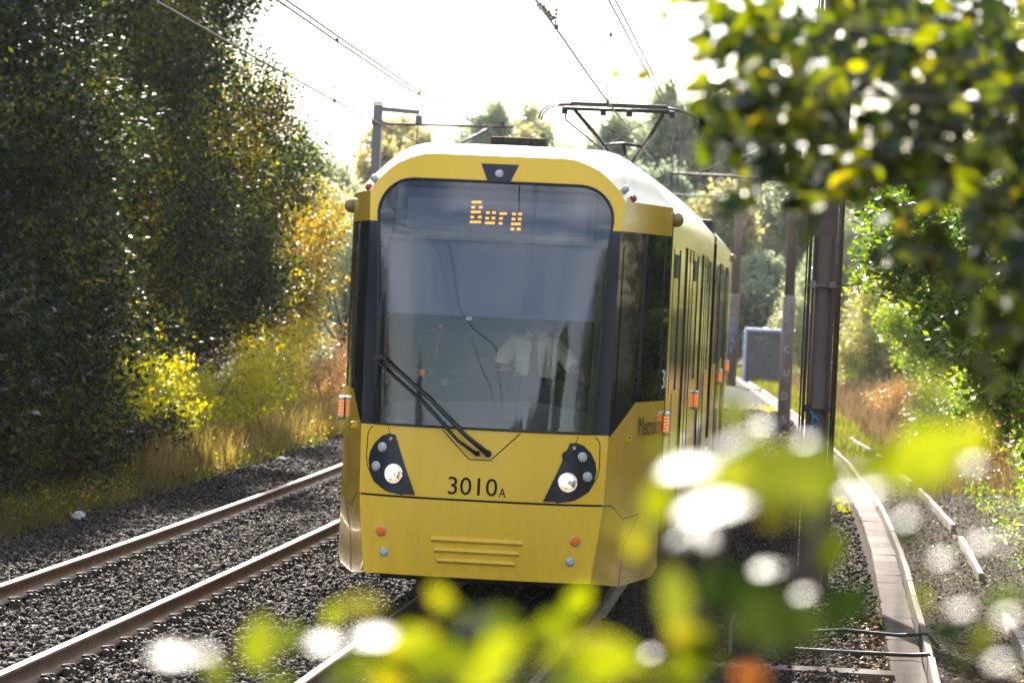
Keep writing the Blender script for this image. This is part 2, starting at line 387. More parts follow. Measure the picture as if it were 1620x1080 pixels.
# ------------------------------------------------------------------ rails and sleepers
prof = [(-.07, -.155), (.07, -.155), (.07, -.145), (.02, -.125), (.010, -.10), (.010, -.045), (.033, -.033), (.036, -.006), (.030, 0), (-.030, 0), (-.036, -.006), (-.033, -.033), (-.010, -.045), (-.010, -.10), (-.02, -.125), (-.07, -.145)]
def make_rail(x0, label):
    ys = list(np.arange(-45, 170, 2.5)); n = len(prof)
    V = [(x0+cur(y)+a, y, b) for y in ys for a, b in prof]
    F, mi = [], []
    for j in range(len(ys)-1):
        for k in range(n):
            F.append((j*n+k, j*n+(k+1) % n, (j+1)*n+(k+1) % n, (j+1)*n+k)[::-1]); mi.append(1 if k == 8 else 0)
    o = np_mesh('rail', np.array(V), np.array(F), [M['rail'], M['rail_top']], midx=np.array(mi))
    return tag(o, label, 'rail', 'running rails of the two tracks')
T2 = -3.43
make_rail(T2-.75, 'outermost left rail beside the grassy verge')
make_rail(T2+.75, 'second rail from the left, ending behind the tram')
make_rail(-.75, 'rail running under the left side of the tram')
make_rail(.75, 'rail running under the right side of the tram')
slp = None
def sleeper_proto():
    bm = bmesh.new(); add_box(bm, (0, 0, -.262), (2.5, .25, .14), bevel=.02)
    o = bm_obj('sleeper', bm, M['sleeper'])
    for sx in (-.75, .75):
        for s in (-1, 1):
            b = bmesh.new()
            add_box(b, (sx+s*.125, 0, -.150), (.09, .12, .055), bevel=.015)
            add_tube(b, [(sx+s*.16, -.05, -.135), (sx+s*.13, -.055, -.105), (sx+s*.075, -.02, -.112), (sx+s*.075, .03, -.112), (sx+s*.14, .055, -.105), (sx+s*.17, .03, -.13)], .011, 6)
            bm_obj('rail_clip', b, M['clip'], o)
    return o
slp = sleeper_proto()
first = True
for (tx, lab, ya, yb) in ((T2, 'concrete sleeper half buried in ballast under the empty left track', -6, 44), (0, 'concrete sleeper in ballast under the track the tram runs on', -5, 3)):
    y = ya
    while y < yb:
        o = slp if first else copy_tree(slp); first = False
        o.location = (tx+cur(y), y, 0); tag(o, lab, 'sleeper', 'sleepers of the left track' if tx < -1 else 'sleepers of the tram track')
        y += .65

# ------------------------------------------------------------------ cable trough slabs and pale edging strips
tr_pts = [(3.40, -6), (3.41, 6), (3.40, 14), (3.33, 20), (3.22, 25), (2.88, 35), (2.42, 45), (1.85, 57), (1.0, 72), (-.30, 92), (-1.6, 112), (-3.6, 140)]
def poly_at(pts, s):
    acc = 0
    for (a, b) in zip(pts, pts[1:]):
        l = math.dist(a, b)
        if s <= acc + l:
            t = (s-acc)/l; return (a[0]+(b[0]-a[0])*t, a[1]+(b[1]-a[1])*t), math.atan2(b[1]-a[1], b[0]-a[0])
        acc += l
    return None
s = 0; i = 0
slab_kinds = []
for k_, mm in enumerate(('concrete', 'concrete_b', 'concrete_c')):
    bm = bmesh.new(); add_box(bm, (0, 0, 0), (.985, .27, .07), bevel=.008); me = bpy.data.meshes.new('trough_slab'); bm.to_mesh(me); bm.free(); me.materials.append(M[mm]); slab_kinds.append(me)
while True:
    q = poly_at(tr_pts, s)
    if not q: break
    (x, y), a = q
    kd = random.choice((0, 0, 1, 2, 2))
    o = bpy.data.objects.new('trough_slab', slab_kinds[kd]); col.objects.link(o)
    o.location = (x-.005, y, -.235+random.uniform(-.006, .006)); o.rotation_euler = (random.uniform(-.02, .02), random.uniform(-.01, .01), a+random.uniform(-.012, .012))
    tag(o, ('brownish', 'pale', 'dark brown')[kd]+' concrete cover slab in the cable trough right of the tram', 'trough slab', 'cover slabs of the cable trough')
    s += 1.0
# slabs laid crosswise near the camera
for j in range(5):
    o = bpy.data.objects.new('trough_slab', slab_kinds[(0, 2, 0, 2, 0)[j]]); col.objects.link(o)
    o.location = (.95+j*.52, .35-.02*j, -.205+.004*j); o.scale = (.5, 1.25, 1); o.rotation_euler = (0, 0, random.uniform(-.02, .02))
    tag(o, 'brown slab in the short row laid crosswise from the track to the trough', 'trough slab', 'slabs laid across near the tram')
def strip(pts, w, h, z, name, label, mat, group, gap=.04, seg=1.9):
    L = sum(math.dist(a, b) for a, b in zip(pts, pts[1:])); s = 0; k = 0
    while s < L-.2:
        e = min(s+seg, L-.01)
        (a, _), (b, _) = poly_at(pts, s), poly_at(pts, e-gap)
        d = math.dist(a, b)
        bm = bmesh.new(); add_box(bm, (0, 0, 0), (d, w, h), bevel=.006)
        o = bm_obj(name, bm, mat); o.location = ((a[0]+b[0])/2, (a[1]+b[1])/2, z+random.uniform(-.008, .008)); o.rotation_euler = (0, random.uniform(-.006, .006), math.atan2(b[1]-a[1], b[0]-a[0])+random.uniform(-.006, .006))
        tag(o, label, 'edging', group)
        s += seg
strip([(x+.19, y) for x, y in tr_pts if y < 100], .055, .16, -.22, 'edging_strip', 'narrow pale concrete edging piece along the right side of the trough slabs', M['kerb'], 'edging beside the trough')
for a, b in [((4.48, -2.0), (4.44, 6.5)), ((4.43, 11.5), (4.43, 17.5)), ((4.40, 19.5), (4.19, 28.5)), ((4.10, 30.5), (3.66, 40)), ((3.60, 41), (3.18, 48))]:
    strip([a, b], .06, .12, -.245, 'kerb_plank', 'weathered pale plank edging the bare earth strip right of the trough', M['kerb'], 'planks edging the earth strip', seg=3.0, gap=.12)

# ------------------------------------------------------------------ THE TRAM
tram = empty('tram', (0, 0, 0))
tag(tram, 'yellow two car tram number 3010A with raised pantograph, running towards the camera', 'tram')
ZL = [.36, .42, .75, 1.03, 1.62, 2.4, 3.17, 3.41, 3.72, 3.9]
XFL = [.885, .889, .93, .961, .975, .985, .991, 1.01, 1.02, 1.02]
YFL = [.11, .11, .15, .19, .22, .25, .29, .40, .50, .56]
YCL = [.03, .02, .0, .0, .03, .08, .16, .25, .36, .42]
_zz = np.linspace(.2, 4.1, 391)
def _sm(t):
    v = np.interp(_zz, ZL, t); k = np.hanning(45); k /= k.sum()
    return np.convolve(np.pad(v, 22, mode='edge'), k, mode='valid')
_XF, _YF, _YC = _sm(XFL), _sm(YFL), _sm(YCL)
def tabs(z): return float(np.interp(z, _zz, _XF)), float(np.interp(z, _zz, _YF)), float(np.interp(z, _zz, _YC))
def fsurf(x, z, off=0):
    xf, yf, yc = tabs(z)
    return Vector((x, yc+(yf-yc)*min(1.15, abs(x)/xf)**3 - off, z))
def tsurf(sgn):
    def f(u, z, off=0):
        xf, yf, _ = tabs(z)
        a = Vector((xf, yf)); b = Vector((1.325, 1.73)); d = (b-a)
        n = Vector((d.y, -d.x)).normalized()
        p = a + d*u + n*(off + .020*math.sin(math.pi*min(max(u, 0), 1)))
        return Vector((sgn*p.x, p.y, z))
    return f
def ssurf(sgn):
    def f(y, z, off=0): return Vector((sgn*(1.325+off)+cur(y), y, z))
    return f
def grime(mt):
    nt = mt.node_tree; p = [n for n in nt.nodes if n.type == 'BSDF_PRINCIPLED'][0]
    src = p.inputs['Base Color'].links[0].from_socket
    geo = nt.nodes.new('ShaderNodeNewGeometry'); mp_ = nt.nodes.new('ShaderNodeMapping'); mp_.inputs['Scale'].default_value = (5, 5, 1.1)
    n = nt.nodes.new('ShaderNodeTexNoise'); n.inputs['Scale'].default_value = 2.2; n.inputs['Detail'].default_value = 8; n.inputs['Roughness'].default_value = .7
    nt.links.new(geo.outputs['Position'], mp_.inputs[0]); nt.links.new(mp_.outputs[0], n.inputs['Vector'])
    sp = nt.nodes.new('ShaderNodeSeparateXYZ'); nt.links.new(geo.outputs['Position'], sp.inputs[0])
    lo = nt.nodes.new('ShaderNodeMapRange'); lo.inputs[1].default_value = 1.5; lo.inputs[2].default_value = .35; lo.inputs[3].default_value = .03; lo.inputs[4].default_value = .30
    nt.links.new(sp.outputs[2], lo.inputs[0])
    r = nt.nodes.new('ShaderNodeMapRange'); r.inputs[1].default_value = .46; r.inputs[2].default_value = .75; nt.links.new(n.outputs['Fac'], r.inputs[0])
    mu = nt.nodes.new('ShaderNodeMath'); mu.operation = 'MULTIPLY'; nt.links.new(lo.outputs[0], mu.inputs[0]); nt.links.new(r.outputs[0], mu.inputs[1])
    mx = nt.nodes.new('ShaderNodeMix'); mx.data_type = 'RGBA'; mx.inputs[7].default_value = (.22, .15, .07, 1)
    nt.links.new(mu.outputs[0], mx.inputs[0]); nt.links.new(src, mx.inputs[6]); nt.links.new(mx.outputs[2], p.inputs['Base Color'])
grime(M['yellow']); grime(M['yellow_side'])
def patch(name, outer, holes, surf, off, mats, parent, thick=.012, cuts=((-1, 1, .06), (.3, 3.8, .12)), matf=None, extra=(), smooth=True):
    bm = bmesh.new()
    for loop in [outer]+list(holes):
        v = [bm.verts.new((a, b, 0)) for a, b in loop]
        for i in range(len(v)): bm.edges.new((v[i], v[(i+1) % len(v)]))
    bmesh.ops.triangle_fill(bm, use_beauty=True, use_dissolve=False, edges=bm.edges[:])
    for ax, (lo, hi, st) in enumerate(cuts):
        if st <= 0: continue
        k = lo
        while k < hi:
            no = (1, 0, 0) if ax == 0 else (0, 1, 0)
            bmesh.ops.bisect_plane(bm, geom=bm.verts[:]+bm.edges[:]+bm.faces[:], plane_co=(k+1e-4, 0, 0) if ax == 0 else (0, k+1e-4, 0), plane_no=no)
            k += st
    for z in extra:
        bmesh.ops.bisect_plane(bm, geom=bm.verts[:]+bm.edges[:]+bm.faces[:], plane_co=(0, z, 0), plane_no=(0, 1, 0))
    if matf:
        for f in bm.faces: f.material_index = matf(*f.calc_center_median()[:2])
    for f in bm.faces: f.smooth = smooth
    top = {v: v.co.copy() for v in bm.verts}
    if thick:
        r = bmesh.ops.extrude_face_region(bm, geom=bm.faces[:])
        nv = [g for g in r['geom'] if isinstance(g, bmesh.types.BMVert)]
        for v in bm.verts:
            if v in nv: v.co = surf(v.co.x, v.co.y, off)
            else: v.co = surf(v.co.x, v.co.y, off-thick)
    else:
        for v in bm.verts: v.co = surf(v.co.x, v.co.y, off)
    bmesh.ops.recalc_face_normals(bm, faces=bm.faces[:])
    for f in bm.faces: f.smooth = False
    me = bpy.data.meshes.new(name); bm.to_mesh(me); bm.free()
    if smooth:
        me.polygons.foreach_set('use_smooth', [True]*len(me.polygons))
        try: me.set_sharp_from_angle(angle=R_(28))
        except Exception: pass
    return link_mesh(name, me, mats, parent)
def arc(cx, cz, r, a0, a1, n=8): return [(cx+r*math.cos(R_(a0+(a1-a0)*k/n)), cz+r*math.sin(R_(a0+(a1-a0)*k/n))) for k in range(n+1)]
def mirror(pts): return [(-x, z) for x, z in pts][::-1]
# windscreen opening (glass with printed border)
ws_half = [(0, 3.515), (.66, 3.515)] + arc(.66, 3.25, .265, 90, 0, 8)[1:] + [(.918, 3.17), (.90, 2.9), (.868, 2.2), (.842, 1.585)]
ws = mirror(ws_half[1:]) + ws_half
top_half = [(0, 3.722), (.30, 3.722), (.52, 3.722), (.60, 3.715), (.70, 3.683), (.80, 3.636), (.875, 3.575), (.95, 3.500), (1.01, 3.41)]
# bumper (below the gap), lower nose panel + frame + arch
front_half = top_half + [(.991, 3.17), (.985, 2.4), (.975, 1.6), (.961, 1.035)]
front = mirror(front_half[1:]) + front_half
def front_m(x, z): return 0 if z > 3.172 else (1 if z > 1.575 else 0)
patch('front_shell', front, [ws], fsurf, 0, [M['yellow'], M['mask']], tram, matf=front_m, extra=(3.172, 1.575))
bump_half = [(0, 1.018), (.957, 1.018), (.93, .75), (.889, .42), (0, .42)]
patch('bumper', mirror(bump_half[1:-1]) + bump_half[:-1] + [], [], fsurf, .006, M['yellow'], tram, thick=.05)
bm = bmesh.new()   # dark gap between nose and bumper, and lip under
for z0 in (1.0265,):
    xs = np.linspace(-.955, .955, 30)
    for a, b in zip(xs, xs[1:]):
        p, q = fsurf(a, z0, -.006), fsurf(b, z0, -.006)
        vs_ = [bm.verts.new(p+Vector((0, 0, -.012))), bm.verts.new(q+Vector((0, 0, -.012))), bm.verts.new(q+Vector((0, 0, .012))), bm.verts.new(p+Vector((0, 0, .012)))]
        bm.faces.new(vs_)
bm_obj('bumper_gap', bm, M['groove'], tram)
# printed black border on the glass edge
inner_half = [(0, 3.045), (.835, 3.045), (.822, 2.4), (.80, 1.625), (0, 1.62)]
inner = mirror(inner_half[1:-1]) + inner_half[:-1]
in2 = mirror([(.80, 3.465), (.80, 3.075)]) + [(.80, 3.465), (.80, 3.075)]
in2 = [(-.80, 3.075), (-.80, 3.465), (.80, 3.465), (.80, 3.075)]
ws_small = [(x*.997, 2.55+(z-2.55)*.997) for x, z in ws]
patch('windscreen_surround', ws_small, [inner, in2], fsurf, -.012, M['mask'], tram, thick=.006)
patch('windscreen', ws_small, [], fsurf, -.001, M['windscreen'], tram, thick=0, cuts=((-1, 1, .045), (.3, 3.8, .07)))
# rubber seal around the windscreen
bm = bmesh.new(); pts = [fsurf(x, z, .002) for x, z in ws+[ws[0]]]
fine = []
for a, b in zip(pts, pts[1:]):
    n = max(1, int((b-a).length/.12))
    for k in range(n): t = k/n; q = a.lerp(b, t); fine.append(fsurf(q.x, q.z, .002))
add_tube(bm, fine+[fine[0]], .011, 6); bm_obj('windscreen_seal', bm, M['rubber'], tram)
# nose hatch outline and V panel grooves
def fline(name, pts, w, parent, mat='groove', off=.0015, surf=fsurf, close=False):
    bm = bmesh.new(); P = []
    pp = pts+[pts[0]] if close else pts
    for a, b in zip(pp, pp[1:]):
        n = max(1, int(math.dist(a, b)/.05))
        for k in range(n): P.append((a[0]+(b[0]-a[0])*k/n, a[1]+(b[1]-a[1])*k/n))
    P.append(pp[-1])
    add_tube(bm, [surf(a, b, off-w*.35) for a, b in P], w*.5, 6)
    return bm_obj(name, bm, M[mat], parent)
fline('hatch_seam', [(-.60, 1.040), (-.74, 1.065), (-.84, 1.13), (-.905, 1.25), (-.917, 1.33), (-.913, 1.50), (-.90, 1.535), (-.87, 1.562)], .010, tram)
fline('hatch_seam', [(.60, 1.040), (.74, 1.065), (.84, 1.13), (.905, 1.25), (.917, 1.33), (.913, 1.50), (.90, 1.535), (.87, 1.562)], .010, tram)
fline('wiper_panel_seam', [(-.31, 1.565), (-.09, 1.345), (.078, 1.345), (.30, 1.565)], .011, tram)
for sg in (-1, 1): fline('hatch_crease', [(sg*.73, 1.512), (sg*.745, 1.565)], .005, tram)
# headlight clusters
cl = [(.735, 1.513), (.795, 1.49), (.853, 1.43), (.888, 1.36), (.897, 1.29), (.885, 1.22), (.845, 1.14), (.78, 1.085), (.71, 1.055), (.64, 1.046), (.50, 1.046), (.60, 1.28), (.685, 1.505)]
def fnorm(x, z):
    d = .01; a = fsurf(x+d, z)-fsurf(x-d, z); b = fsurf(x, z+d)-fsurf(x, z-d)
    return a.cross(b).normalized()
def lamp_round(name, x, z, r, mat, parent, rim='chrome', dome=.012):
    n = fnorm(x, z)
    if n.y > 0: n = -n
    p = fsurf(x, z, 0)
    bm = bmesh.new(); add_disc(bm, p+n*.010, n, r, .03, 28, dome=dome)
    o = bm_obj(name, bm, mat, parent)
    bm = bmesh.new()
    q = n.to_track_quat('Z', 'Y').to_matrix()
    add_tube(bm, [p+n*.009+q@Vector((r*math.cos(t), r*math.sin(t), 0)) for t in np.linspace(0, 2*math.pi, 25)], r*.10, 6)
    bm_obj('lamp_rim', bm, M[rim], o)
    return o
for sg in (-1, 1):
    pts = [(sg*a, b) for a, b in cl]
    hl = patch('headlight', pts, [], fsurf, .006, M['mask'], tram, thick=.012)
    x, z = .68, 1.2
    big = lamp_round('main_lamp', sg*x, z, .074, M['warm_on'], hl, 'chrome', .010)
    n = fnorm(sg*x, z); n = -n if n.y > 0 else n
    bm = bmesh.new(); add_disc(bm, fsurf(sg*x, z)+n*.0225+Vector((-.012, 0, .012)), n, .050, .004, 20); bm_obj('lamp_hotspot', bm, M['bulb'], hl)
    bm = bmesh.new()
    c0 = fsurf(sg*x, z)+n*.027
    for t0 in (-.55, -.15, .25):
        add_tube(bm, [c0+Vector((.006, 0, 0)), c0+Vector((.062*math.cos(t0), 0, .062*math.sin(t0)))], .009, 5)
    add_disc(bm, c0+Vector((-.016, 0, -.042)), n, .010, .004, 12)
    add_disc(bm, c0+Vector((.016, 0, .0)), n, .020, .004, 12)
    bm_obj('lamp_bulb_holder', bm, M['alu'], hl)
    lamp_round('side_lamp', sg*.783, 1.402, .036, M['lamp_glass'], hl, 'alu')
    lamp_round('side_lamp', sg*.828, 1.25, .036, M['lamp_glass'], hl, 'alu')
    lamp_round('small_lamp', sg*.717, 1.47, .014, M['lamp_glass'], hl, 'mask', .004)
    o = lamp_round('direction_indicator', sg*.761, .748, .041, M['orange_lens'], tram, 'alu')
    o = lamp_round('fog_lamp', sg*.73, .587, .034, M['lamp_glass'], tram, 'alu')
bm = bmesh.new(); add_disc(bm, fsurf(.67, 1.405, .007), fnorm(.67, 1.405)*-1 if fnorm(.67, 1.405).y > 0 else fnorm(.67, 1.405), .042, .004, 20); bm_obj('round_cover', bm, M['cab_dark'], tram)
# bumper grille ribs
for (x0, x1, z) in ((-.355, .355, .708), (-.33, .335, .626), (-.305, .305, .545)):
    bm = bmesh.new(); n = 20; w = []
    for k in range(n+1):
        x = x0+(x1-x0)*k/n
        w.append([bm.verts.new(fsurf(x, z+dz, .006+o)) for dz, o in ((.026, -.004), (.020, .014), (.002, .018), (-.016, .004), (-.022, -.004))])
    for a, b in zip(w, w[1:]):
        for j in range(4): bm.faces.new((a[j], b[j], b[j+1], a[j+1]))
    bm.faces.new(w[0]); bm.faces.new(w[-1][::-1])
    bmesh.ops.recalc_face_normals(bm, faces=bm.faces[:])
    bm_obj('bumper_rib', bm, M['yellow'], tram)
# top lamp
tl = patch('top_lamp_panel', [(-.135, 3.658), (.165, 3.658), (.105, 3.520), (-.075, 3.520)], [], fsurf, .004, M['mask'], tram)
lamp_round('top_lamp', .015, 3.58, .030, M['lamp_glass'], tl, 'alu')
# roof of the cab, lofted from the arch to the first full section
top_h = [(1.01, 3.41), (.95, 3.500), (.875, 3.575), (.80, 3.636), (.70, 3.683), (.60, 3.715), (.3, 3.722), (0, 3.722)]
sec_h = [(1.325, 3.41), (1.165, 3.585), (1.06, 3.685), (.955, 3.775), (.855, 3.828), (.74, 3.855), (.4, 3.862), (0, 3.865)]
def fullrow(h): return [(-x, z) for x, z in h] + [(x, z) for x, z in h[:-1]][::-1]
A_ = fullrow(top_h); B_ = fullrow(sec_h)
bm = bmesh.new(); rows = []
for t in (0, .08, .2, .35, .5, .7, .85, 1):
    row = []
    for (a, b) in zip(A_, B_):
        pa = fsurf(a[0], a[1]); pb = Vector((b[0], 1.73, b[1]))
        mid = max(0, 1-abs(a[0])/1.0)
        te = t + (math.sin(t*math.pi/2)-t)*min(1, mid*3)*.9
        p = pa.lerp(pb, t); p.z = pa.z+(pb.z-pa.z)*te
        row.append(bm.verts.new(p))
    rows.append(row)
for a, b in zip(rows, rows[1:]):
    for k in range(len(a)-1): f = bm.faces.new((a[k], a[k+1], b[k+1], b[k])); f.smooth = True
bmesh.ops.recalc_face_normals(bm, faces=bm.faces[:])
bm_obj('cab_roof', bm, M['roof'], tram)
# taper sides of the cab
for sg in (-1, 1):
    ts = tsurf(sg)
    low = [(0.0, .42), (.37, .36), (.9, .38), (1.0, .45), (1.0, 1.825), (.41, 1.825), (.03, 1.565), (0, 1.565)]
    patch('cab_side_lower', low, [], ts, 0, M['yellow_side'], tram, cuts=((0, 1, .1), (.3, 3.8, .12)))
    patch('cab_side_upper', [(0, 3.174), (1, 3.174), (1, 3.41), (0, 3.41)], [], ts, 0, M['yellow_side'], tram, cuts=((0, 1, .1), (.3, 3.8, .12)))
    bp_ = patch('cab_side_glazing', [(0, 1.568), (.03, 1.568), (.41, 1.828), (1, 1.828), (1, 3.171), (0, 3.171)], [], ts, -.001, M['black'], tram, cuts=((0, 1, .1), (.3, 3.8, .12)))
    w = patch('cab_side_window', [(.07, 1.72), (.36, 1.90), (.36, 3.06), (.07, 3.06)], [], ts, .004, M['black'], bp_, thick=.004, cuts=((0, 1, .1), (.3, 3.8, .2)))
    w = patch('cab_door_window', [(.50, 2.02), (.84, 2.02), (.84, 2.88), (.50, 2.88)], [], ts, .004, M['black'], bp_, thick=.004, cuts=((0, 1, .1), (.3, 3.8, .2)))
    for u in (.42, .46, .86): fline('glazing_bar', [(u, 1.83), (u, 3.16)], .014, bp_, 'mask', .004, ts)
    fline('bumper_corner_seam', [(0.0, 1.025), (.13, 1.02), (.33, .90), (.60, .92), (.40, .70), (.385, .36)], .010, tram, 'groove', .002, ts)
    bm = bmesh.new()
    p = ts(.30, 1.545, .006); add_box(bm, p, (.035, .07, .05), rot=Matrix.Rotation(-sg*R_(13), 3, 'Z')); bm_obj('lock_plate', bm, M['yellow'], tram)
    bm = bmesh.new(); q = ts(.285, 1.55, .022); add_tube(bm, [q, ts(.285, 1.55, .03)], .012, 8); bm_obj('lock_button', bm, M['rubber'], tram)
    # red and white markers on the roof corner
    for (x, y, z, mm, nm) in ((1.0, .50, 3.50, 'lamp_glass', 'corner_lamp'), (1.055, .62, 3.43, 'red_lens', 'corner_lamp')):
        bm = bmesh.new(); add_disc(bm, (sg*x, y, z+.012), (sg*.55, -.65, .45), .030, .035, 16, dome=.03)
        bm_obj(nm, bm, M[mm], tram)
    # camera pod at the shoulder
    for yy in (1.79, 26.6):
        bm = bmesh.new()
        bmesh.ops.create_icosphere(bm, subdivisions=3, radius=.062, matrix=Matrix.Translation((sg*1.352+cur(yy), yy, 3.315)))
        for f in bm.faces: f.smooth = True
        o = bm_obj('camera_pod', bm, M['pod'], tram)
        bm = bmesh.new(); add_tube(bm, [(sg*1.31+cur(yy), yy+.01, 3.315), (sg*1.345+cur(yy), yy+.01, 3.315)], .04, 12); bm_obj('pod_bracket', bm, M['dark'], o)
# amber side marker lamps
def marker(sg, y):
    x = sg*1.352+cur(y)
    bm = bmesh.new(); add_box(bm, (x, y, 1.634), (.055, .10, .20), bevel=.02); o = bm_obj('marker_lamp', bm, M['alu'], tram)
    bm = bmesh.new()
    for k in range(5):
        for s2 in (-1, 1):
            add_box(bm, (x+s2*.014, y-.052, 1.634+(k-2)*.027), (.015, .008, .014))
    bm_obj('amber_leds', bm, M['amber_on'], o)
for sg in (-1, 1):
    for y in (1.75, 8.5, 19.6, 26.65): marker(sg, y)
# lettering
def text_mesh(txt, size):
    cu = bpy.data.curves.new('t', 'FONT'); cu.body = txt; cu.size = size; cu.resolution_u = 3
    ob = bpy.data.objects.new('t', cu); col.objects.link(ob)
    dg = bpy.context.evaluated_depsgraph_get(); me = bpy.data.meshes.new_from_object(ob.evaluated_get(dg))
    bpy.data.objects.remove(ob); bpy.data.curves.remove(cu); return me
def lettering(name, txt, x0, z0, width, height, surf, off, mat, parent, flip=False):
    me = text_mesh(txt, 1); me.materials.clear()
    co = np.empty(len(me.vertices)*3); me.vertices.foreach_get('co', co); co = co.reshape(-1, 3)
    a, b = co[:, :2].min(0), co[:, :2].max(0)
    for v in me.vertices:
        t = (v.co.x-a[0])/(b[0]-a[0]); h = (v.co.y-a[1])/(b[1]-a[1])
        v.co = surf(x0+width*t, z0+height*h, off)
    return link_mesh(name, me, mat, parent)
lettering('fleet_number', '3010', -.243, 1.068, .385, .138, fsurf, .005, M['ink'], tram)
lettering('fleet_number', 'A', .155, 1.064, .055, .072, fsurf, .005, M['ink'], tram)
tsr, tsl = tsurf(1), tsurf(-1)
lettering('operator_lettering', 'Metrolink', .47, 1.555, .50, .155, tsr, .012, M['ink'], tram)
lettering('side_number', '3', .90, 1.925, .06, .155, tsr, .007, M['white_text'], tram)
lettering('side_number', '0', .965, 1.925, .03, .155, tsr, .007, M['white_text'], tram)
# destination display (inside the glass)
dz = lambda x, z, off=0: fsurf(x, z, off-.045)
dd = patch('destination_display', [(-.795, 3.06), (.795, 3.06), (.795, 3.475), (-.795, 3.475)], [], dz, 0, M['screen_frame'], tram, thick=.03)
patch('display_screen', [(-.695, 3.128), (.725, 3.128), (.725, 3.368), (-.695, 3.368)], [], dz, .006, M['screen'], dd, thick=.004)
def led_rows():
    k = .00108    # metres per crop pixel
    rows = [  # (z centre row offset, [(x0,x1)...]) in crop pixels
        (533, [(568, 640)]), (570, [(567, 593), (622, 648)]), (605, [(565, 637)]), (642, [(562, 590), (617, 645)]), (678, [(560, 643)]),
        (610, [(675, 702), (720, 747)]), (650, [(671, 698), (717, 744)]), (685, [(670, 743)]),
        (617, [(774, 828)]), (652, [(772, 800)]), (688, [(770, 798)]),
        (620, [(865, 892), (909, 937)]), (657, [(863, 890), (908, 935)]), (693, [(860, 932)]), (730, [(858, 885), (903, 931)])]
    bm = bmesh.new()
    for zc, segs in rows:
        for a, b in segs:
            n = max(2, round((b-a)/9.2))
            for q in range(n):
                for s2 in (-1, 1):
                    px = a+(q+.5)*(b-a)/n; py = zc+s2*4.6
                    # to metres: undo the picture's tilt
                    X = -.19+(px-566)*k+(py-533)*k*.035; Z = 3.348-(py-533)*k*1.0+(px-566)*k*.047
                    p = fsurf(X, Z, -.037)
                    add_box(bm, p, (.0082, .003, .0080))
    return bm
bm_obj('led_dots', led_rows(), M['led'], dd)
# sun blind
bl = lambda x, z, off=0: fsurf(x, z, off-.07)
patch('sun_blind', [(-.83, 2.455), (.83, 2.455), (.83, 3.04), (-.83, 3.04)], [], bl, 0, M['blind'], tram, thick=.004)
bm = bmesh.new(); add_box(bm, (-.16, .19, 2.442), (.05, .02, .035), bevel=.008); bm_obj('blind_tab', bm, M['shirt'], tram)
# cab interior
bm = bmesh.new()
add_box(bm, (0, 1.25, 1.30), (2.1, 1.5, .06)); add_box(bm, (0, 1.95, 2.35), (2.4, .05, 2.1)); bm_obj('cab_interior', bm, M['cab_dark'], tram)
bm = bmesh.new()
sec = [(.25, 1.60), (.28, 1.78), (.45, 1.92), (.62, 1.97), (.80, 1.95), (.86, 1.86), (.86, 1.36), (.30, 1.36)]
rows = []
for x in np.linspace(-.88, .88, 15):
    hump = .035*math.exp(-((x-.25)/.28)**2) - .05*(abs(x)/.88)**4
    rows.append([bm.verts.new((x, y+.10*(abs(x)/.88)**2, z+(hump if z > 1.7 else 0))) for y, z in sec])
for a, b in zip(rows, rows[1:]):
    for j in range(len(sec)): bm.faces.new((a[j], b[j], b[(j+1) % len(sec)], a[(j+1) % len(sec)]))
bm.faces.new(rows[0]); bm.faces.new(rows[-1][::-1]); bmesh.ops.recalc_face_normals(bm, faces=bm.faces[:])
con = bm_obj('console', bm, M['cab_grey'], tram)
bm = bmesh.new()
for x in (-.62, -.48, -.30): add_box(bm, (x, .60, 2.0), (.06, .05, .05), bevel=.01)
add_box(bm, (-.10, .78, 2.04), (.22, .04, .16), bevel=.02)
bm_obj('console_screen', bm, M['cab_dark'], con)
bm = bmesh.new(); add_box(bm, (-.52, .25, 1.995), (.045, .01, .05)); bm_obj('amber_sticker', bm, M['orange_lens'], con)
bm = bmesh.new(); add_disc(bm, (-.33, .22, 1.93), (0, -1, 0), .028, .01, 20); bm_obj('round_sticker', bm, M['concrete'], con)
bm = bmesh.new(); add_tube(bm, [(-.60, .9, 2.32), (-.50, .9, 2.33), (-.45, .9, 2.38)], .007, 6); add_tube(bm, [(-.45, .9, 2.38), (-.48, .9, 2.24), (-.50, .9, 2.10)], .006, 6); bm_obj('curly_cord', bm, M['orange'], con)
bm = bmesh.new(); add_box(bm, (-.845, .42, 2.22), (.035, .05, .45), bevel=.01); bm_obj('red_post', bm, M['red'], tram)
# driver seat
bm = bmesh.new(); add_box(bm, (.27, 1.50, 1.62), (.5, .45, .12), bevel=.04); add_box(bm, (.27, 1.76, 2.02), (.46, .12, .75), bevel=.05); add_tube(bm, [(.27, 1.5, 1.33), (.27, 1.5, 1.6)], .07, 10)
bm_obj('driver_seat', bm, M['cab_dark'], tram)
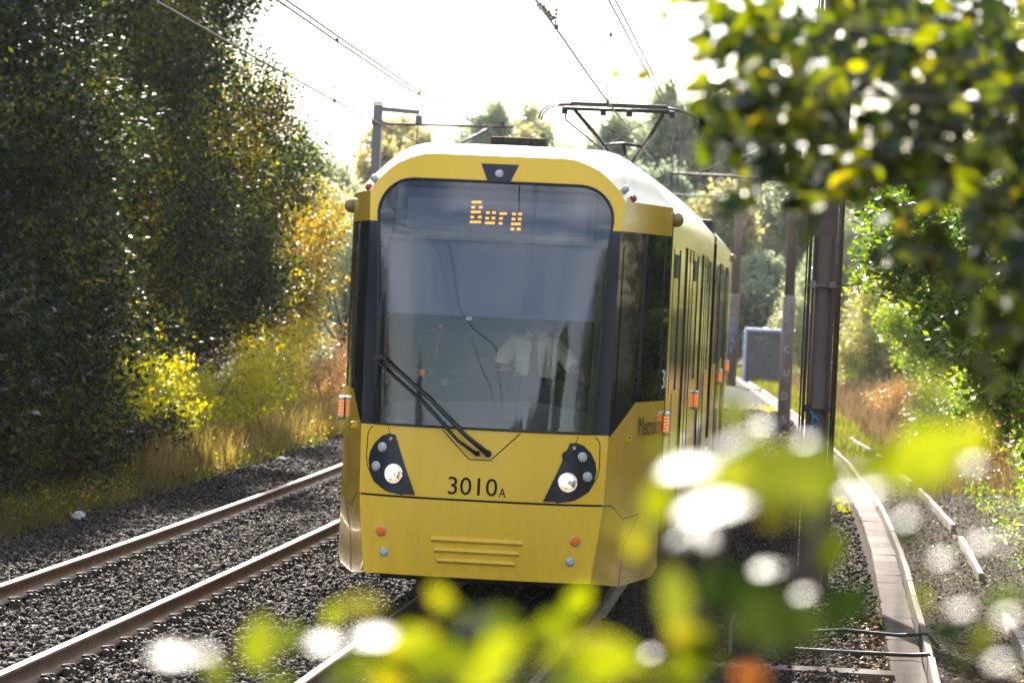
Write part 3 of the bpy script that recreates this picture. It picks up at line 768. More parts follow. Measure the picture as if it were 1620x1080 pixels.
# wipers
w1 = bmesh.new()
P = lambda x, z, o=.05: fsurf(x, z, o)
add_disc(w1, P(.055, 1.398, .03), (0, -1, 0), .028, .04, 16, dome=.01); add_disc(w1, P(-.028, 1.394, .025), (0, -1, 0), .022, .03, 16, dome=.01)
add_tube(w1, [P(.055, 1.40, .04), P(-.12, 1.53, .06), P(-.42, 1.80, .055), P(-.84, 2.115, .045)], [.022, .017, .012, .010], 8)
add_tube(w1, [P(-.028, 1.39, .03), P(-.18, 1.49, .05), P(-.46, 1.76, .05), P(-.87, 2.07, .04)], [.015, .012, .010, .008], 8)
wa = bm_obj('wiper', w1, M['rubber'], tram)
w1 = bmesh.new(); add_box(w1, P(-.855, 2.10, .04), (.07, .03, .05), bevel=.01)
add_tube(w1, [P(-.80, 2.09, .05), P(-.775, 2.07, .06), P(-.77, 2.03, .06), P(-.785, 2.0, .04)], .005, 6); bm_obj('wiper_head', w1, M['rubber'], wa)
w1 = bmesh.new(); add_tube(w1, [P(-.852, 2.61, .02), P(-.858, 2.3, .03), P(-.862, 2.09, .035), P(-.866, 1.85, .03), P(-.868, 1.60, .02)], [.006, .010, .013, .010, .007], 6); bm_obj('wiper_blade', w1, M['rubber'], wa)
# roof pod (aerial box)
bm = bmesh.new()
for k in range(4): add_box(bm, (-.165+k*.115-.0, 1.95, 3.905), (.113, .30, .07), bevel=.014)
ab = bm_obj('aerial_box', bm, M['dark'], tram)
bm = bmesh.new(); add_box(bm, (.008, 1.95, 3.865), (.56, .40, .012)); bm_obj('aerial_plate', bm, M['dark'], ab)

# passenger modules -----------------------------------------------------
secW = [(1.12, .30), (1.29, .38), (1.325, .50), (1.325, 1.3), (1.325, 3.2), (1.325, 3.41), (1.165, 3.585), (1.06, 3.685), (.955, 3.775), (.855, 3.828), (.74, 3.855), (.4, 3.862), (0, 3.865)]
def module(y0, y1, shrink=0):
    ring = [(-x, z) for x, z in secW] + [(x, z) for x, z in secW[:-1]][::-1]
    ys = np.linspace(y0, y1, 9); n = len(ring)
    V = [((x*(1-shrink))+cur(y), y, z-shrink*z*.5) for y in ys for x, z in ring]
    F = [(j*n+k, j*n+(k+1) % n, (j+1)*n+(k+1) % n, (j+1)*n+k) for j in range(len(ys)-1) for k in range(n)]
    return np.array(V), np.array(F)
for (y0, y1) in ((1.732, 13.5), (14.9, 28.3)):
    V, F = module(y0, y1)
    mi = []
    n = 25
    zc = [V[list(f), 2].mean() for f in F]
    mi = np.array([1 if z > 3.41 else 0 for z in zc])
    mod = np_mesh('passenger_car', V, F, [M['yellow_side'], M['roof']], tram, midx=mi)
    # end bulkheads
    for yy in (y0+.05, y1-.02):
        if yy < 3: continue
        bm = bmesh.new(); add_box(bm, (cur(yy), yy, 2.0), (2.55, .03, 3.1)); bm_obj('end_wall', bm, M['dark'], mod)
    for sg in (-1, 1):
        ss = ssurf(sg)
        if y0 < 5: wins = [(2.35, 4.55), (6.65, 9.1), (11.2, 13.2)]; doors = [(4.85, 6.35), (9.4, 10.9)]
        else: wins = [(15.2, 17.2), (19.3, 21.75), (23.85, 26.05)]; doors = [(17.5, 19.0), (22.05, 23.55)]
        for (a, b) in wins:
            w = patch('window', [(a, 1.86), (b, 1.86), (b, 3.10), (a, 3.10)], [], ss, .003, M['black'], mod, thick=.006, cuts=((a, b, .6), (0, 4, 0)))
            h = (b-a)*.36
            patch('hopper_pane', [(a+.15, 2.84), (a+.15+h, 2.84), (a+.15+h, 3.04), (a+.15, 3.04)], [], ss, .008, M['rubber'], w, thick=.004, cuts=((a, b, .6), (0, 4, 0)))
            fline('window_bar', [((a+b)/2, 1.87), ((a+b)/2, 3.09)], .02, w, 'rubber', .008, ss)
        for (a, b) in doors:
            d = patch('door', [(a, .55), (b, .55), (b, 3.14), (a, 3.14)], [], ss, .008, M['yellow_side'], mod, thick=.012, cuts=((a, b, .4), (0, 4, 0)))
            mid = (a+b)/2
            for (p, q) in ((a+.10, mid-.06), (mid+.06, b-.10)):
                patch('door_pane', [(p, 1.05), (q, 1.05), (q, 3.0), (p, 3.0)], [], ss, .012, M['black'], d, thick=.004, cuts=((p, q, 0), (0, 4, 0)))
            for yy in (a-.012, mid, b+.012): fline('door_seam', [(yy, .56), (yy, 3.13)], .026, d, 'groove', .012, ss)
        for yy in ((3.0, 11.6) if y0 < 5 else (15.6, 25.2)): fline('panel_seam', [(yy, .5), (yy, 1.85)], .012, mod, 'groove', .002, ss)
        # open top lights and black rear edge of the cab
        if y0 < 5: fline('cab_end_seam', [(1.80, .5), (1.80, 3.38)], .03, mod, 'groove', .002, ss)
# bellows
bm = bmesh.new()
for k in range(9):
    yy = 13.52+k*.16; s_k = .95 if k % 2 else .985
    add_box(bm, (cur(yy), yy+.04, 2.02), (2.62*s_k, .08, 3.2*s_k), bevel=.02)
bm_obj('bellows', bm, M['rubber'], tram)
# far cab (simple tapered end)
# underframe, bogies
bm = bmesh.new(); add_box(bm, (0, 7.6, .62), (1.7, 13.6, .6)); add_box(bm, (0, 1.25, .78), (1.75, 1.2, .5)); add_box(bm, (cur(21), 21.5, .62), (1.7, 13, .6)); bm_obj('underframe', bm, M['dark'], tram)
for yb in (4.2, 14.2, 24.0):
    bm = bmesh.new(); add_box(bm, (cur(yb), yb, .42), (2.1, 2.2, .22), bevel=.03); bg_ = bm_obj('bogie', bm, M['dark'], tram)
    for yo in (-.95, .95):
        for sg in (-1, 1):
            bm = bmesh.new(); add_disc(bm, (sg*.75+cur(yb)+sg*.06, yb+yo, .30), (sg, 0, 0), .30, .12, 28); bm_obj('wheel', bm, M['clip'], bg_)
# pantograph -----------------------------------------------------------
pb = bmesh.new(); Y = 15.0
add_box(pb, (-.09, 16.2, 3.92), (1.1, 1.3, .08)); 
pan = bm_obj('pantograph', pb, M['steel_dark'], tram)
pb = bmesh.new()
add_box(pb, (-.05, 17.3, 4.20), (.16, .14, .14), bevel=.03)
add_tube(pb, [(-.02, 17.4, 4.26), (-.1, 15.7, 3.96)], .05, 8)
bm_obj('lower_arm', pb, M['steel_dark'], pan)
# pantograph upper part
pb = bmesh.new()
add_tube(pb, [(-.05, 17.3, 4.20), (.02, 17.1, 4.33), (.30, 15.9, 4.62), (.50, 15.1, 4.88)], [.035, .033, .028, .022], 8)
add_tube(pb, [(-.05, 17.3, 4.20), (-.16, 17.1, 4.35), (-.38, 15.9, 4.66), (-.58, 15.1, 4.90)], [.035, .033, .028, .022], 8)
bm_obj('upper_arm', pb, M['steel_dark'], pan)
pb = bmesh.new()
add_tube(pb, [(-.30, 16.3, 4.53), (-.03, 16.3, 4.56), (.22, 16.3, 4.53)], .02, 8); add_tube(pb, [(-.03, 16.3, 4.55), (-.02, 16.9, 4.32)], .022, 8)
add_tube(pb, [(-.58, 15.2, 4.89), (.22, 16.3, 4.53)], .006, 6); add_tube(pb, [(.42, 15.3, 4.86), (-.28, 16.3, 4.53)], .006, 6)
add_tube(pb, [(-.69, 15.1, 4.90), (-.68, 15.15, 4.77), (-.30, 16.8, 4.47), (-.12, 17.2, 4.22)], .012, 6)
bm_obj('brace', pb, M['steel_dark'], pan)
pb = bmesh.new()
add_tube(pb, [(-.69, 15.05, 4.905), (.59, 15.05, 4.915)], .024, 8)
for x in (-.69, -.22, .10, .62): add_box(pb, (x, 15.05, 4.88), (.07, .09, .09), bevel=.01)
bm_obj('head_frame', pb, M['steel_dark'], pan)
for yy in (14.88, 15.22):
    pb = bmesh.new()
    add_tube(pb, [(-.99, yy, 4.76), (-.965, yy, 4.84), (-.90, yy, 4.915), (-.78, yy, 4.945), (-.55, yy, 4.955)], .011, 8)
    add_tube(pb, [(.55, yy, 4.955), (.68, yy, 4.935), (.80, yy, 4.905), (.92, yy, 4.86)], .011, 8)
    add_box(pb, (-.02, yy, 4.965), (1.18, .05, .035), bevel=.008)
    bm_obj('contact_strip', pb, M['steel_dark'], pan)

# ------------------------------------------------------------------ driver
def skin_obj(name, pts, edges, radii, mat, parent=None, sub=2, root=0):
    me = bpy.data.meshes.new(name); me.from_pydata(pts, edges, [])
    ob = bpy.data.objects.new(name, me); col.objects.link(ob)
    sk = ob.modifiers.new('s', 'SKIN'); ob.modifiers.new('u', 'SUBSURF').levels = sub
    lay = me.skin_vertices[0].data if me.skin_vertices else None
    if lay is None: 
        bpy.context.view_layer.update(); lay = me.skin_vertices[0].data
    for i, r in enumerate(radii): lay[i].radius = (r, r) if not isinstance(r, tuple) else r; lay[i].use_root = (i == root)
    dg = bpy.context.evaluated_depsgraph_get()
    m2 = bpy.data.meshes.new_from_object(ob.evaluated_get(dg)); bpy.data.objects.remove(ob)
    m2.materials.clear(); m2.polygons.foreach_set('use_smooth', [True]*len(m2.polygons))
    m2.name = name
    return link_mesh(name, m2, mat, parent)
def body():
    P, E, Rr = [], [], []
    def add(p, r, par=None):
        P.append(p); Rr.append(r)
        if par is not None: E.append((par, len(P)-1))
        return len(P)-1
    pel = add((.27, 1.50, 1.74), (.15, .11)); sp = add((.27, 1.48, 1.98), (.14, .10), pel); ch = add((.27, 1.46, 2.17), (.15, .11), sp)
    nk = add((.27, 1.44, 2.33), .055, ch); n2 = add((.27, 1.42, 2.40), .052, nk)
    jaw = add((.27, 1.385, 2.47), (.066, .075), n2); hd = add((.27, 1.40, 2.56), (.076, .090), jaw); tp = add((.27, 1.41, 2.62), .055, hd)
    add((.27, 1.285, 2.51), .012, jaw)
    for sg, sh, el, wr, hand in ((-1, (.09, 1.45, 2.24), (-.03, 1.25, 2.04), (.05, .97, 2.06), (.07, .90, 2.05)),
                                 (1, (.45, 1.45, 2.24), (.60, 1.22, 2.06), (.655, .93, 2.08), (.66, .86, 2.07))):
        a = add(sh, .065, ch); b = add(el, .042, a); c = add(wr, .028, b); h = add(hand, (.038, .018), c)
        for k in range(4):
            x = hand[0]+(k-1.5)*.020
            L = (.034, .040, .038, .028)[k]
            f1 = add((x, hand[1]-.035, hand[2]-.002), .0095, h); f2 = add((x, hand[1]-.035-L*.7, hand[2]-.012), .0085, f1); add((x, hand[1]-.035-L, hand[2]-.032), .0075, f2)
        t1 = add((hand[0]-sg*.042, hand[1]+.005, hand[2]-.008), .010, h); add((hand[0]-sg*.055, hand[1]-.03, hand[2]-.018), .009, t1)
    for sg in (-1, 1):
        hp = add((.27+sg*.09, 1.42, 1.74), .085, pel); kn = add((.27+sg*.13, 1.06, 1.76), .06, hp); an = add((.27+sg*.13, 1.04, 1.40), .04, kn); add((.27+sg*.13, .92, 1.37), .035, an)
    return skin_obj('person', P, E, Rr, M['skin'])
drv = body()
tag(drv, 'driver in a pale short sleeved shirt and dark tie seated behind the windscreen', 'person')
def kid(name, P, E, Rr, mat): return skin_obj(name, P, E, Rr, mat, drv)
kid('shirt', [(.27, 1.49, 1.76), (.27, 1.47, 1.98), (.27, 1.45, 2.17), (.27, 1.44, 2.31), (.08, 1.45, 2.235), (-.005, 1.30, 2.09), (-.025, 1.24, 2.04), (.46, 1.45, 2.235), (.57, 1.28, 2.10), (.60, 1.20, 2.06)],
    [(0, 1), (1, 2), (2, 3), (2, 4), (4, 5), (5, 6), (2, 7), (7, 8), (8, 9)], [(.175, .13), (.17, .125), (.18, .13), (.075, .075), .088, .072, .075, .088, .072, .075], M['shirt'])
bm = bmesh.new()
tie = [(.27, 1.30, 2.325, .018), (.27, 1.275, 2.29, .028), (.27, 1.262, 2.25, .022), (.27, 1.268, 2.10, .036), (.27, 1.290, 1.95, .046), (.27, 1.32, 1.86, .048), (.27, 1.33, 1.80, .004)]
rr = [[bm.verts.new((x-w, y+.006, z)), bm.verts.new((x, y-.010, z)), bm.verts.new((x+w, y+.006, z)), bm.verts.new((x, y+.02, z))] for x, y, z, w in tie]
for a, b in zip(rr, rr[1:]):
    for j in range(4): bm.faces.new((a[j], a[(j+1) % 4], b[(j+1) % 4], b[j]))
bm_obj('tie', bm, M['tie'], drv)
bm = bmesh.new()
for sg in (-1, 1):
    v = [bm.verts.new(p) for p in ((.27+sg*.005, 1.295, 2.325), (.27+sg*.085, 1.37, 2.365), (.27+sg*.10, 1.35, 2.30), (.27+sg*.055, 1.278, 2.265))]
    bm.faces.new(v)
bmesh.ops.solidify(bm, geom=bm.faces[:], thickness=.006); bm_obj('collar', bm, M['shirt'], drv)
bm = bmesh.new(); bmesh.ops.create_uvsphere(bm, u_segments=20, v_segments=12, radius=1, matrix=Matrix.Translation((.27, 1.425, 2.58)) @ Matrix.Diagonal((.082, .095, .085, 1)))
bmesh.ops.bisect_plane(bm, geom=bm.verts[:]+bm.edges[:]+bm.faces[:], plane_co=(.27, 1.35, 2.58), plane_no=(0, -.75, -.5), clear_outer=True)
bm_obj('hair', bm, M['hair'], drv, smooth=True)
for sg in (-1, 1):
    bm = bmesh.new(); add_disc(bm, (.27+sg*.03, 1.318, 2.55), (0, -1, 0), .010, .01, 10, dome=.005); bm_obj('eye', bm, M['tie'], drv)

# ------------------------------------------------------------------ overhead line
def wire(name, pts, r, label, cat, group=None):
    bm = bmesh.new(); add_tube(bm, pts, r, 6); o = bm_obj(name, bm, M['wire']); tag(o, label, cat, group); return o
ys = list(range(-60, 121, 6))
zc = lambda y: 4.80 + .0006*max(0, 24-y)**1.75*.9 if y < 24 else 4.80
def zc(y):
    t = [(-60, 5.6), (-20, 5.4), (3, 5.10), (9, 4.97), (15, 4.88), (23, 4.82), (35, 4.84), (60, 4.95), (120, 5.0)]
    return float(np.interp(y, [a for a, b in t], [b for a, b in t]))
def zm(y):
    t = [(-60, 6.6), (-20, 6.3), (8, 5.74), (15, 5.62), (23, 5.53), (32, 5.60), (36, 5.66), (60, 5.5), (90, 5.7), (120, 5.6)]
    return float(np.interp(y, [a for a, b in t], [b for a, b in t]))
fy_ = [-60, -40, -20, -10, -3, 0, 3, 6, 9, 12, 15, 19, 23, 28, 35, 45, 60, 75, 90, 120]
wire('contact_wire', [(T2+cur(y), y, zc(y)) for y in fy_], .011, 'contact wire over the empty left track, crossing in front of the left trees', 'overhead wire')
wire('contact_wire', [(cur(y)+.02*math.sin(y*.1), y, zc(y)+.09*max(0, (12-y)/12 if y < 12 else 0)) for y in fy_], .011, 'contact wire above the tram, pressed by the pantograph', 'overhead wire')
for k, (dx, dzz, lb) in enumerate(((-.03, 0, 'lower messenger wire of the close pair over the left track'), (.03, .03, 'upper messenger wire of the close pair over the left track'))):
    wire('messenger_wire', [(T2+cur(y)+dx, y, zm(y)+dzz) for y in fy_], .014, lb, 'overhead wire')
for k, (dx, dzz, lb) in enumerate(((.22, 0, 'left messenger wire of the close pair above the tram'), (.28, .02, 'right messenger wire of the close pair above the tram'))):
    wire('messenger_wire', [(cur(y)+dx, y, zm(y)+.02+dzz) for y in fy_], .010, lb, 'overhead wire')
def dropper(x, y, z0, z1, lab):
    o = empty('dropper', (x, y, z1)); tag(o, lab, 'dropper', 'droppers hanging between the overhead wires')
    bm = bmesh.new(); add_tube(bm, [(x, y, z0), (x+.02, y-.02, (z0+z1)/2), (x-.01, y, z1)], .005, 5); bm_obj('dropper_wire', bm, M['wire'], o)
    bm = bmesh.new()
    for z in (z0, z1): add_box(bm, (x, y, z), (.035, .06, .05), bevel=.008)
    for q in range(4): add_box(bm, (x-.01, y, z1+.05+q*.035), (.016, .016, .022))
    bm_obj('clamp', bm, M['wire'], o)
    bm = bmesh.new(); add_tube(bm, [(x-.02, y, z1+.16), (x-.06, y, z1+.20), (x-.09, y, z1+.12), (x-.03, y, z1+.02)], .003, 5); bm_obj('loop', bm, M['wire'], o)
    return o
for y in (-8, 3.5, 15, 24.5, 33): dropper(T2+cur(y), y, zm(y), zc(y), 'dropper with small clamps over left track, %s' % {-8: 'out ahead of the frame', 3.5: 'in front of the left trees', 15: 'standing alone against the sky', 24.5: 'just right of the left mast', 33: 'close to the end of the mast arm'}[y])
for y in (-4, 5.0, 13.2, 30): 
    o = dropper(cur(y)+.02, y, zm(y)+.03, zc(y)+.09*max(0, (12-y)/12), 'dropper with clamps over tram track, %s' % {-4: 'nearest the camera', 5.0: 'above and left of the pantograph', 13.2: 'just in front of the pantograph head', 30: 'behind the pantograph'}[y])
bm = bmesh.new()
for q in range(6): add_box(bm, (-.01+.004*q, 3.4+q*.22, zc(3.4+q*.22)+.09*.7+.02), (.04, .16, .035), rot=Matrix.Rotation(.2*(q % 2), 3, 'Z'), bevel=.006)
tag(bm_obj('wire_splice', bm, M['wire']), 'row of dark clamps on the contact wire at the top of the frame', 'wire clamp')

# left mast
mx = -5.70
o = empty('catenary_mast', (mx, 35, -.3)); tag(o, 'grey steel mast standing behind the left side of the tram, with weight arm and cantilever', 'mast')
bm = bmesh.new(); add_box(bm, (mx, 35, 2.8), (.16, .16, 6.2), bevel=.006); add_box(bm, (mx, 35, 5.93), (.19, .19, .03)); bm_obj('post', bm, M['galv'], o)
bm = bmesh.new(); add_box(bm, (mx+.40, 35, 5.81), (.70, .09, .085), bevel=.006, rot=Matrix.Rotation(.05, 3, 'Y')); bm_obj('top_arm', bm, M['galv'], o)
bm = bmesh.new(); add_box(bm, (mx+.75, 35, 5.66), (.12, .12, .16), bevel=.01); bm_obj('weight_box', bm, M['galv'], o)
bm = bmesh.new(); add_tube(bm, [(mx+.12, 35, 5.56), (mx+2.48, 35, 5.60)], .024, 8); add_box(bm, (mx+.12, 35, 5.56), (.10, .06, .06)); add_box(bm, (mx, 35, 5.57), (.20, .20, .08)); bm_obj('cantilever_tube', bm, M['pole_mauve'], o)
bm = bmesh.new(); add_tube(bm, [(mx+2.04, 35, 5.56), (mx+1.55, 35, 5.28), (mx+.16, 35, 4.45)], .022, 8); add_box(bm, (mx+2.04, 35, 5.55), (.08, .07, .09)); bm_obj('cantilever_strut', bm, M['galv'], o)
bm = bmesh.new(); add_tube(bm, [(mx+2.28, 35, 5.62), (mx+2.33, 35, 5.48), (mx+2.52, 35, 5.28), (mx+2.6, 35, 4.86)], .014, 6); add_tube(bm, [(mx+2.34, 35, 5.56), (mx+2.58, 35, 5.30)], .012, 6); add_box(bm, (mx+2.28, 35, 5.65), (.09, .07, .07)); bm_obj('wire_support', bm, M['wire'], o)

def round_mast(x, y, h, r1, r2, zs, label, col_low, col_up):
    o = empty('catenary_mast', (x, y, -.3)); tag(o, label, 'mast')
    bm = bmesh.new(); add_tube(bm, [(x, y, -.35), (x, y, zs-.06), (x, y, zs)], [r1, r1*.98, r2], 20); bm_obj('lower_post', bm, col_low, o)
    bm = bmesh.new(); add_tube(bm, [(x, y, zs), (x, y, h)], r2, 20); add_tube(bm, [(x, y, h-.05), (x, y, h)], r2*1.15, 20); bm_obj('upper_post', bm, col_up, o)
    bm = bmesh.new()
    for z in (zs-.62, zs-.85): add_tube(bm, [(x, y, z), (x, y, z+.03)], r1*1.05, 20)
    bm_obj('strap', bm, M['galv'], o)
    bm = bmesh.new(); add_box(bm, (x, y, -.27), (r1*3, r1*3, .08), bevel=.01); bm_obj('base_plate', bm, M['sleeper'], o)
    return o
m2 = round_mast(1.70, 49.4, 6.6, .145, .115, 2.82, 'slim round mast with pale scribbles, between the tram and the thick dark mast', M['pole_grey'], M['pole_mauve'])
m1 = round_mast(-.58, 87.0, 6.9, .165, .125, 2.85, 'farther round mast with blue lettering down it, beside the rear of the tram', M['pole_mauve'], M['pole_mauve'])
def arm_set(o, x, y, z, xe, xc):
    bm = bmesh.new(); add_tube(bm, [(x, y, z), (xe, y, z+.03)], .03, 8); add_tube(bm, [(x, y, z+.95), (xe+.6, y, z+.08)], .018, 8); bm_obj('cantilever_tube', bm, M['pole_mauve'], o)
    bm = bmesh.new()
    for dx in (-.05, .09): add_tube(bm, [(xc+dx, y, z-.35), (xc+dx, y, z+1.0)], .012, 6)
    for q in range(5): add_box(bm, (xc-.05, y, z+.25+q*.07), (.07, .05, .03), bevel=.005)
    bm_obj('wire_support', bm, M['wire'], o)
arm_set(m2, 1.65, 49.4, 5.38, -1.02, -.98)
arm_set(m1, -.6, 87, 6.02, -2.9, -2.9)
def surf_cyl(x, y, r):
    def f(a, z, off=0): t = a/r; return Vector((x+(r+off)*math.sin(t), y-(r+off)*math.cos(t), z))
    return f
def graffiti_letters(txt, x, y, r, z0, w, h, step, mat, par):
    for i, ch in enumerate(txt): lettering('graffiti', ch, -w/2-.01+.02*(i % 2), z0-i*step, w, h, surf_cyl(x, y, r), .004, mat, par)
graffiti_letters('SMAK', -.58, 87, .165, 1.85, .17, .26, .32, M['graffiti'], m1)
graffiti_letters('KUDS', 1.70, 49.4, .145, 1.55, .12, .17, .52, M['graffiti_w'], m2)

# thick dark mast with ducts
fx, fy0 = 2.565, 8.0
o = empty('cable_mast', (fx, fy0, -.3)); tag(o, 'thick dark brown mast with cable ducts and a blue scrawl', 'mast')
bm = bmesh.new()
add_box(bm, (fx, fy0+.06, 3.4), (.235, .14, 7.4), bevel=.008); bm_obj('column', bm, M['pole_brown'], o)
bm = bmesh.new(); add_box(bm, (fx-.145, fy0, 3.4), (.032, .10, 7.4), bevel=.006); add_box(bm, (fx-.178, fy0+.01, 3.4), (.018, .06, 7.4), bevel=.004); bm_obj('left_duct', bm, M['rubber'], o)
bm = bmesh.new(); add_tube(bm, [(fx+.140, fy0-.02, -.3), (fx+.140, fy0-.02, 7.1)], .019, 10); add_tube(bm, [(fx+.168, fy0+.02, -.3), (fx+.168, fy0+.02, 7.1)], .012, 8); bm_obj('right_duct', bm, M['pole_brown'], o)
# rounded cable cover on the front
prof_ = [(-.088, 0)] + [(-.088*math.cos(math.pi*k/10), .088*math.sin(math.pi*k/10)*.55) for k in range(1, 10)] + [(.088, 0)]
bm = bmesh.new(); lo = [bm.verts.new((fx-.005+a, fy0-.01-b*.5, -.3)) for a, b in prof_]; hi = [bm.verts.new((fx-.005+a, fy0-.01-b*.5, 3.34+b*.55)) for a, b in prof_]
for k in range(len(prof_)-1): f = bm.faces.new((lo[k], lo[k+1], hi[k+1], hi[k])); f.smooth = True
bm.faces.new(hi); bm_obj('cable_cover', bm, M['pole_brown'], o)
for z in (2.86, 1.62, .9, 4.3):
    bm = bmesh.new(); add_box(bm, (fx, fy0-.045, z), (.31, .012, .016)); 
    for dx in (-.105, .09): add_box(bm, (fx+dx, fy0-.055, z+.01), (.06, .03, .07), bevel=.006)
    bm_obj('strap', bm, M['steel_dark'] if z < 2 else M['pole_grey'], o)
def stroke(pts, r): 
    bm = bmesh.new()
    for seg in pts: add_tube(bm, [(fx+a, fy0-.040-.0, z) for a, z in seg], r, 6)
    bm_obj('graffiti', bm, M['graffiti'], o)
stroke([[(-.075, 1.62), (-.05, 1.56), (0, 1.53), (.015, 1.49), (-.02, 1.44), (-.06, 1.45), (-.04, 1.56)], [(-.055, 1.46), (-.06, 1.30)], [(-.10, 1.20), (-.05, 1.205), (.02, 1.225)], [(-.055, 1.21), (-.06, 1.10)]], .010)
bm = bmesh.new(); add_box(bm, (fx, fy0, -.27), (.5, .45, .1), bevel=.01); bm_obj('base_plate', bm, M['sleeper'], o)

# trackside cabinet
o = empty('equipment_cabinet', (.15, 98.6, -.3)); tag(o, 'grey trackside cabinet with pale blue edge and lid at the trough end', 'cabinet')
rz = Matrix.Rotation(R_(4), 3, 'Z')
bm = bmesh.new(); add_box(bm, (.22, 98.9, .62), (1.25, .6, 1.84), bevel=.02); bm_obj('cabinet_body', bm, M['cabinet'], o)
bm = bmesh.new(); add_box(bm, (.22, 98.88, 1.60), (1.42, .72, .11), bevel=.03); bm_obj('cabinet_lid', bm, M['cabinet_lid'], o)
bm = bmesh.new(); add_box(bm, (-.47, 98.88, .62), (.12, .66, 1.84), bevel=.02); bm_obj('cabinet_end', bm, M['cabinet_lid'], o)
bm = bmesh.new(); add_box(bm, (.0, 98.58, .72), (.10, .02, .04)); add_box(bm, (.45, 98.58, .70), (.10, .02, .04)); bm_obj('handle', bm, M['rubber'], o)
bm = bmesh.new()
for seg in ([(-.20, 1.36), (0, 1.30), (.12, 1.42), (.02, 1.22), (.28, 1.30)], [(-.02, 1.10), (.22, 1.38), (.34, 1.12), (.12, 1.06)]): add_tube(bm, [(a, 98.59, b) for a, b in seg], .012, 5)
bm_obj('graffiti', bm, M['graffiti_y'], o)

# ------------------------------------------------------------------ vegetation
def unit(v): return v/np.maximum(np.linalg.norm(v, axis=-1, keepdims=True), 1e-9)
def leaf_mesh(name, C, D, N, L, W, mat, parent=None, fine=False):
    n = len(C); N = unit(N); D = unit(D - N*np.sum(D*N, -1, keepdims=True)); S = np.cross(N, D)
    L = L[:, None]; W = W[:, None]
    if not fine:
        V = np.stack([C, C+D*L*.45+S*W*.5-N*L*.06, C+D*L-N*L*.10, C+D*L*.45-S*W*.5-N*L*.06], 1)
        F = np.arange(n*4).reshape(n, 4)
        return np_mesh(name, V.reshape(-1, 3), F, mat, parent)
    ts = [0, .12, .3, .5, .7, .87, 1.0]; ws = [.02, .55, .92, 1.0, .80, .42, .0]
    rows = []
    for t, w in zip(ts, ws):
        mid = C + D*L*t - N*L*(.13*t*t)
        rows += [mid + S*W*.5*w + N*W*.05*w, mid, mid - S*W*.5*w + N*W*.05*w]
    V = np.stack(rows, 1); k = len(rows)
    f = []
    for r in range(len(ts)-1):
        f += [[r*3, r*3+1, r*3+4, r*3+3], [r*3+1, r*3+2, r*3+5, r*3+4]]
    F = (np.array(f)[None] + (np.arange(n)*k)[:, None, None]).reshape(-1, 4)
    return np_mesh(name, V.reshape(-1, 3), F, mat, parent, smooth=True)
def crown_pts(lobes, n, per, sig, g, zmin=-.25, shell=.42):
    big = []
    for (x, y, z, a, b, c) in lobes:
        big.append((x, y, z, a*.80, b*.80, c*.80))
        if min(a, c) > .45:
            for _ in range(9):
                d = unit(g.normal(size=3)); q = g.uniform(.28, .46)
                big.append((x+d[0]*a*.72, y+d[1]*b*.72, z+d[2]*c*.72, a*q, b*q, c*q))
        else: big.append((x, y, z, a, b, c))
    lobes = big
    w = np.array([l[3]*l[4]*l[5] for l in lobes])**(2/3); w /= w.sum()
    idx = g.choice(len(lobes), n, p=w); lb = np.array(lobes)[idx]
    d = unit(g.normal(size=(n, 3))); r = g.uniform(0, 1, n)**shell*g.uniform(.86, 1.13, n)
    cc = lb[:, :3] + d*r[:, None]*lb[:, 3:6]
    cc = cc[cc[:, 2] > zmin+.1]
    out = unit(cc - lb[:1, :3]*0 - np.array([np.average(np.array(lobes)[:, 0]), np.average(np.array(lobes)[:, 1]), np.min(np.array(lobes)[:, 2])]))
    n = len(cc)
    # each cluster is a short spray along a twig
    tw = unit(out + g.normal(0, .55, (n, 3)))
    t = g.uniform(-1, 1, (n, per, 1))
    P = cc[:, None] + tw[:, None]*t*sig*1.5 + g.normal(0, sig*.55, (n, per, 3))
    return cc, P.reshape(-1, 3), np.repeat(tw, per, 0)
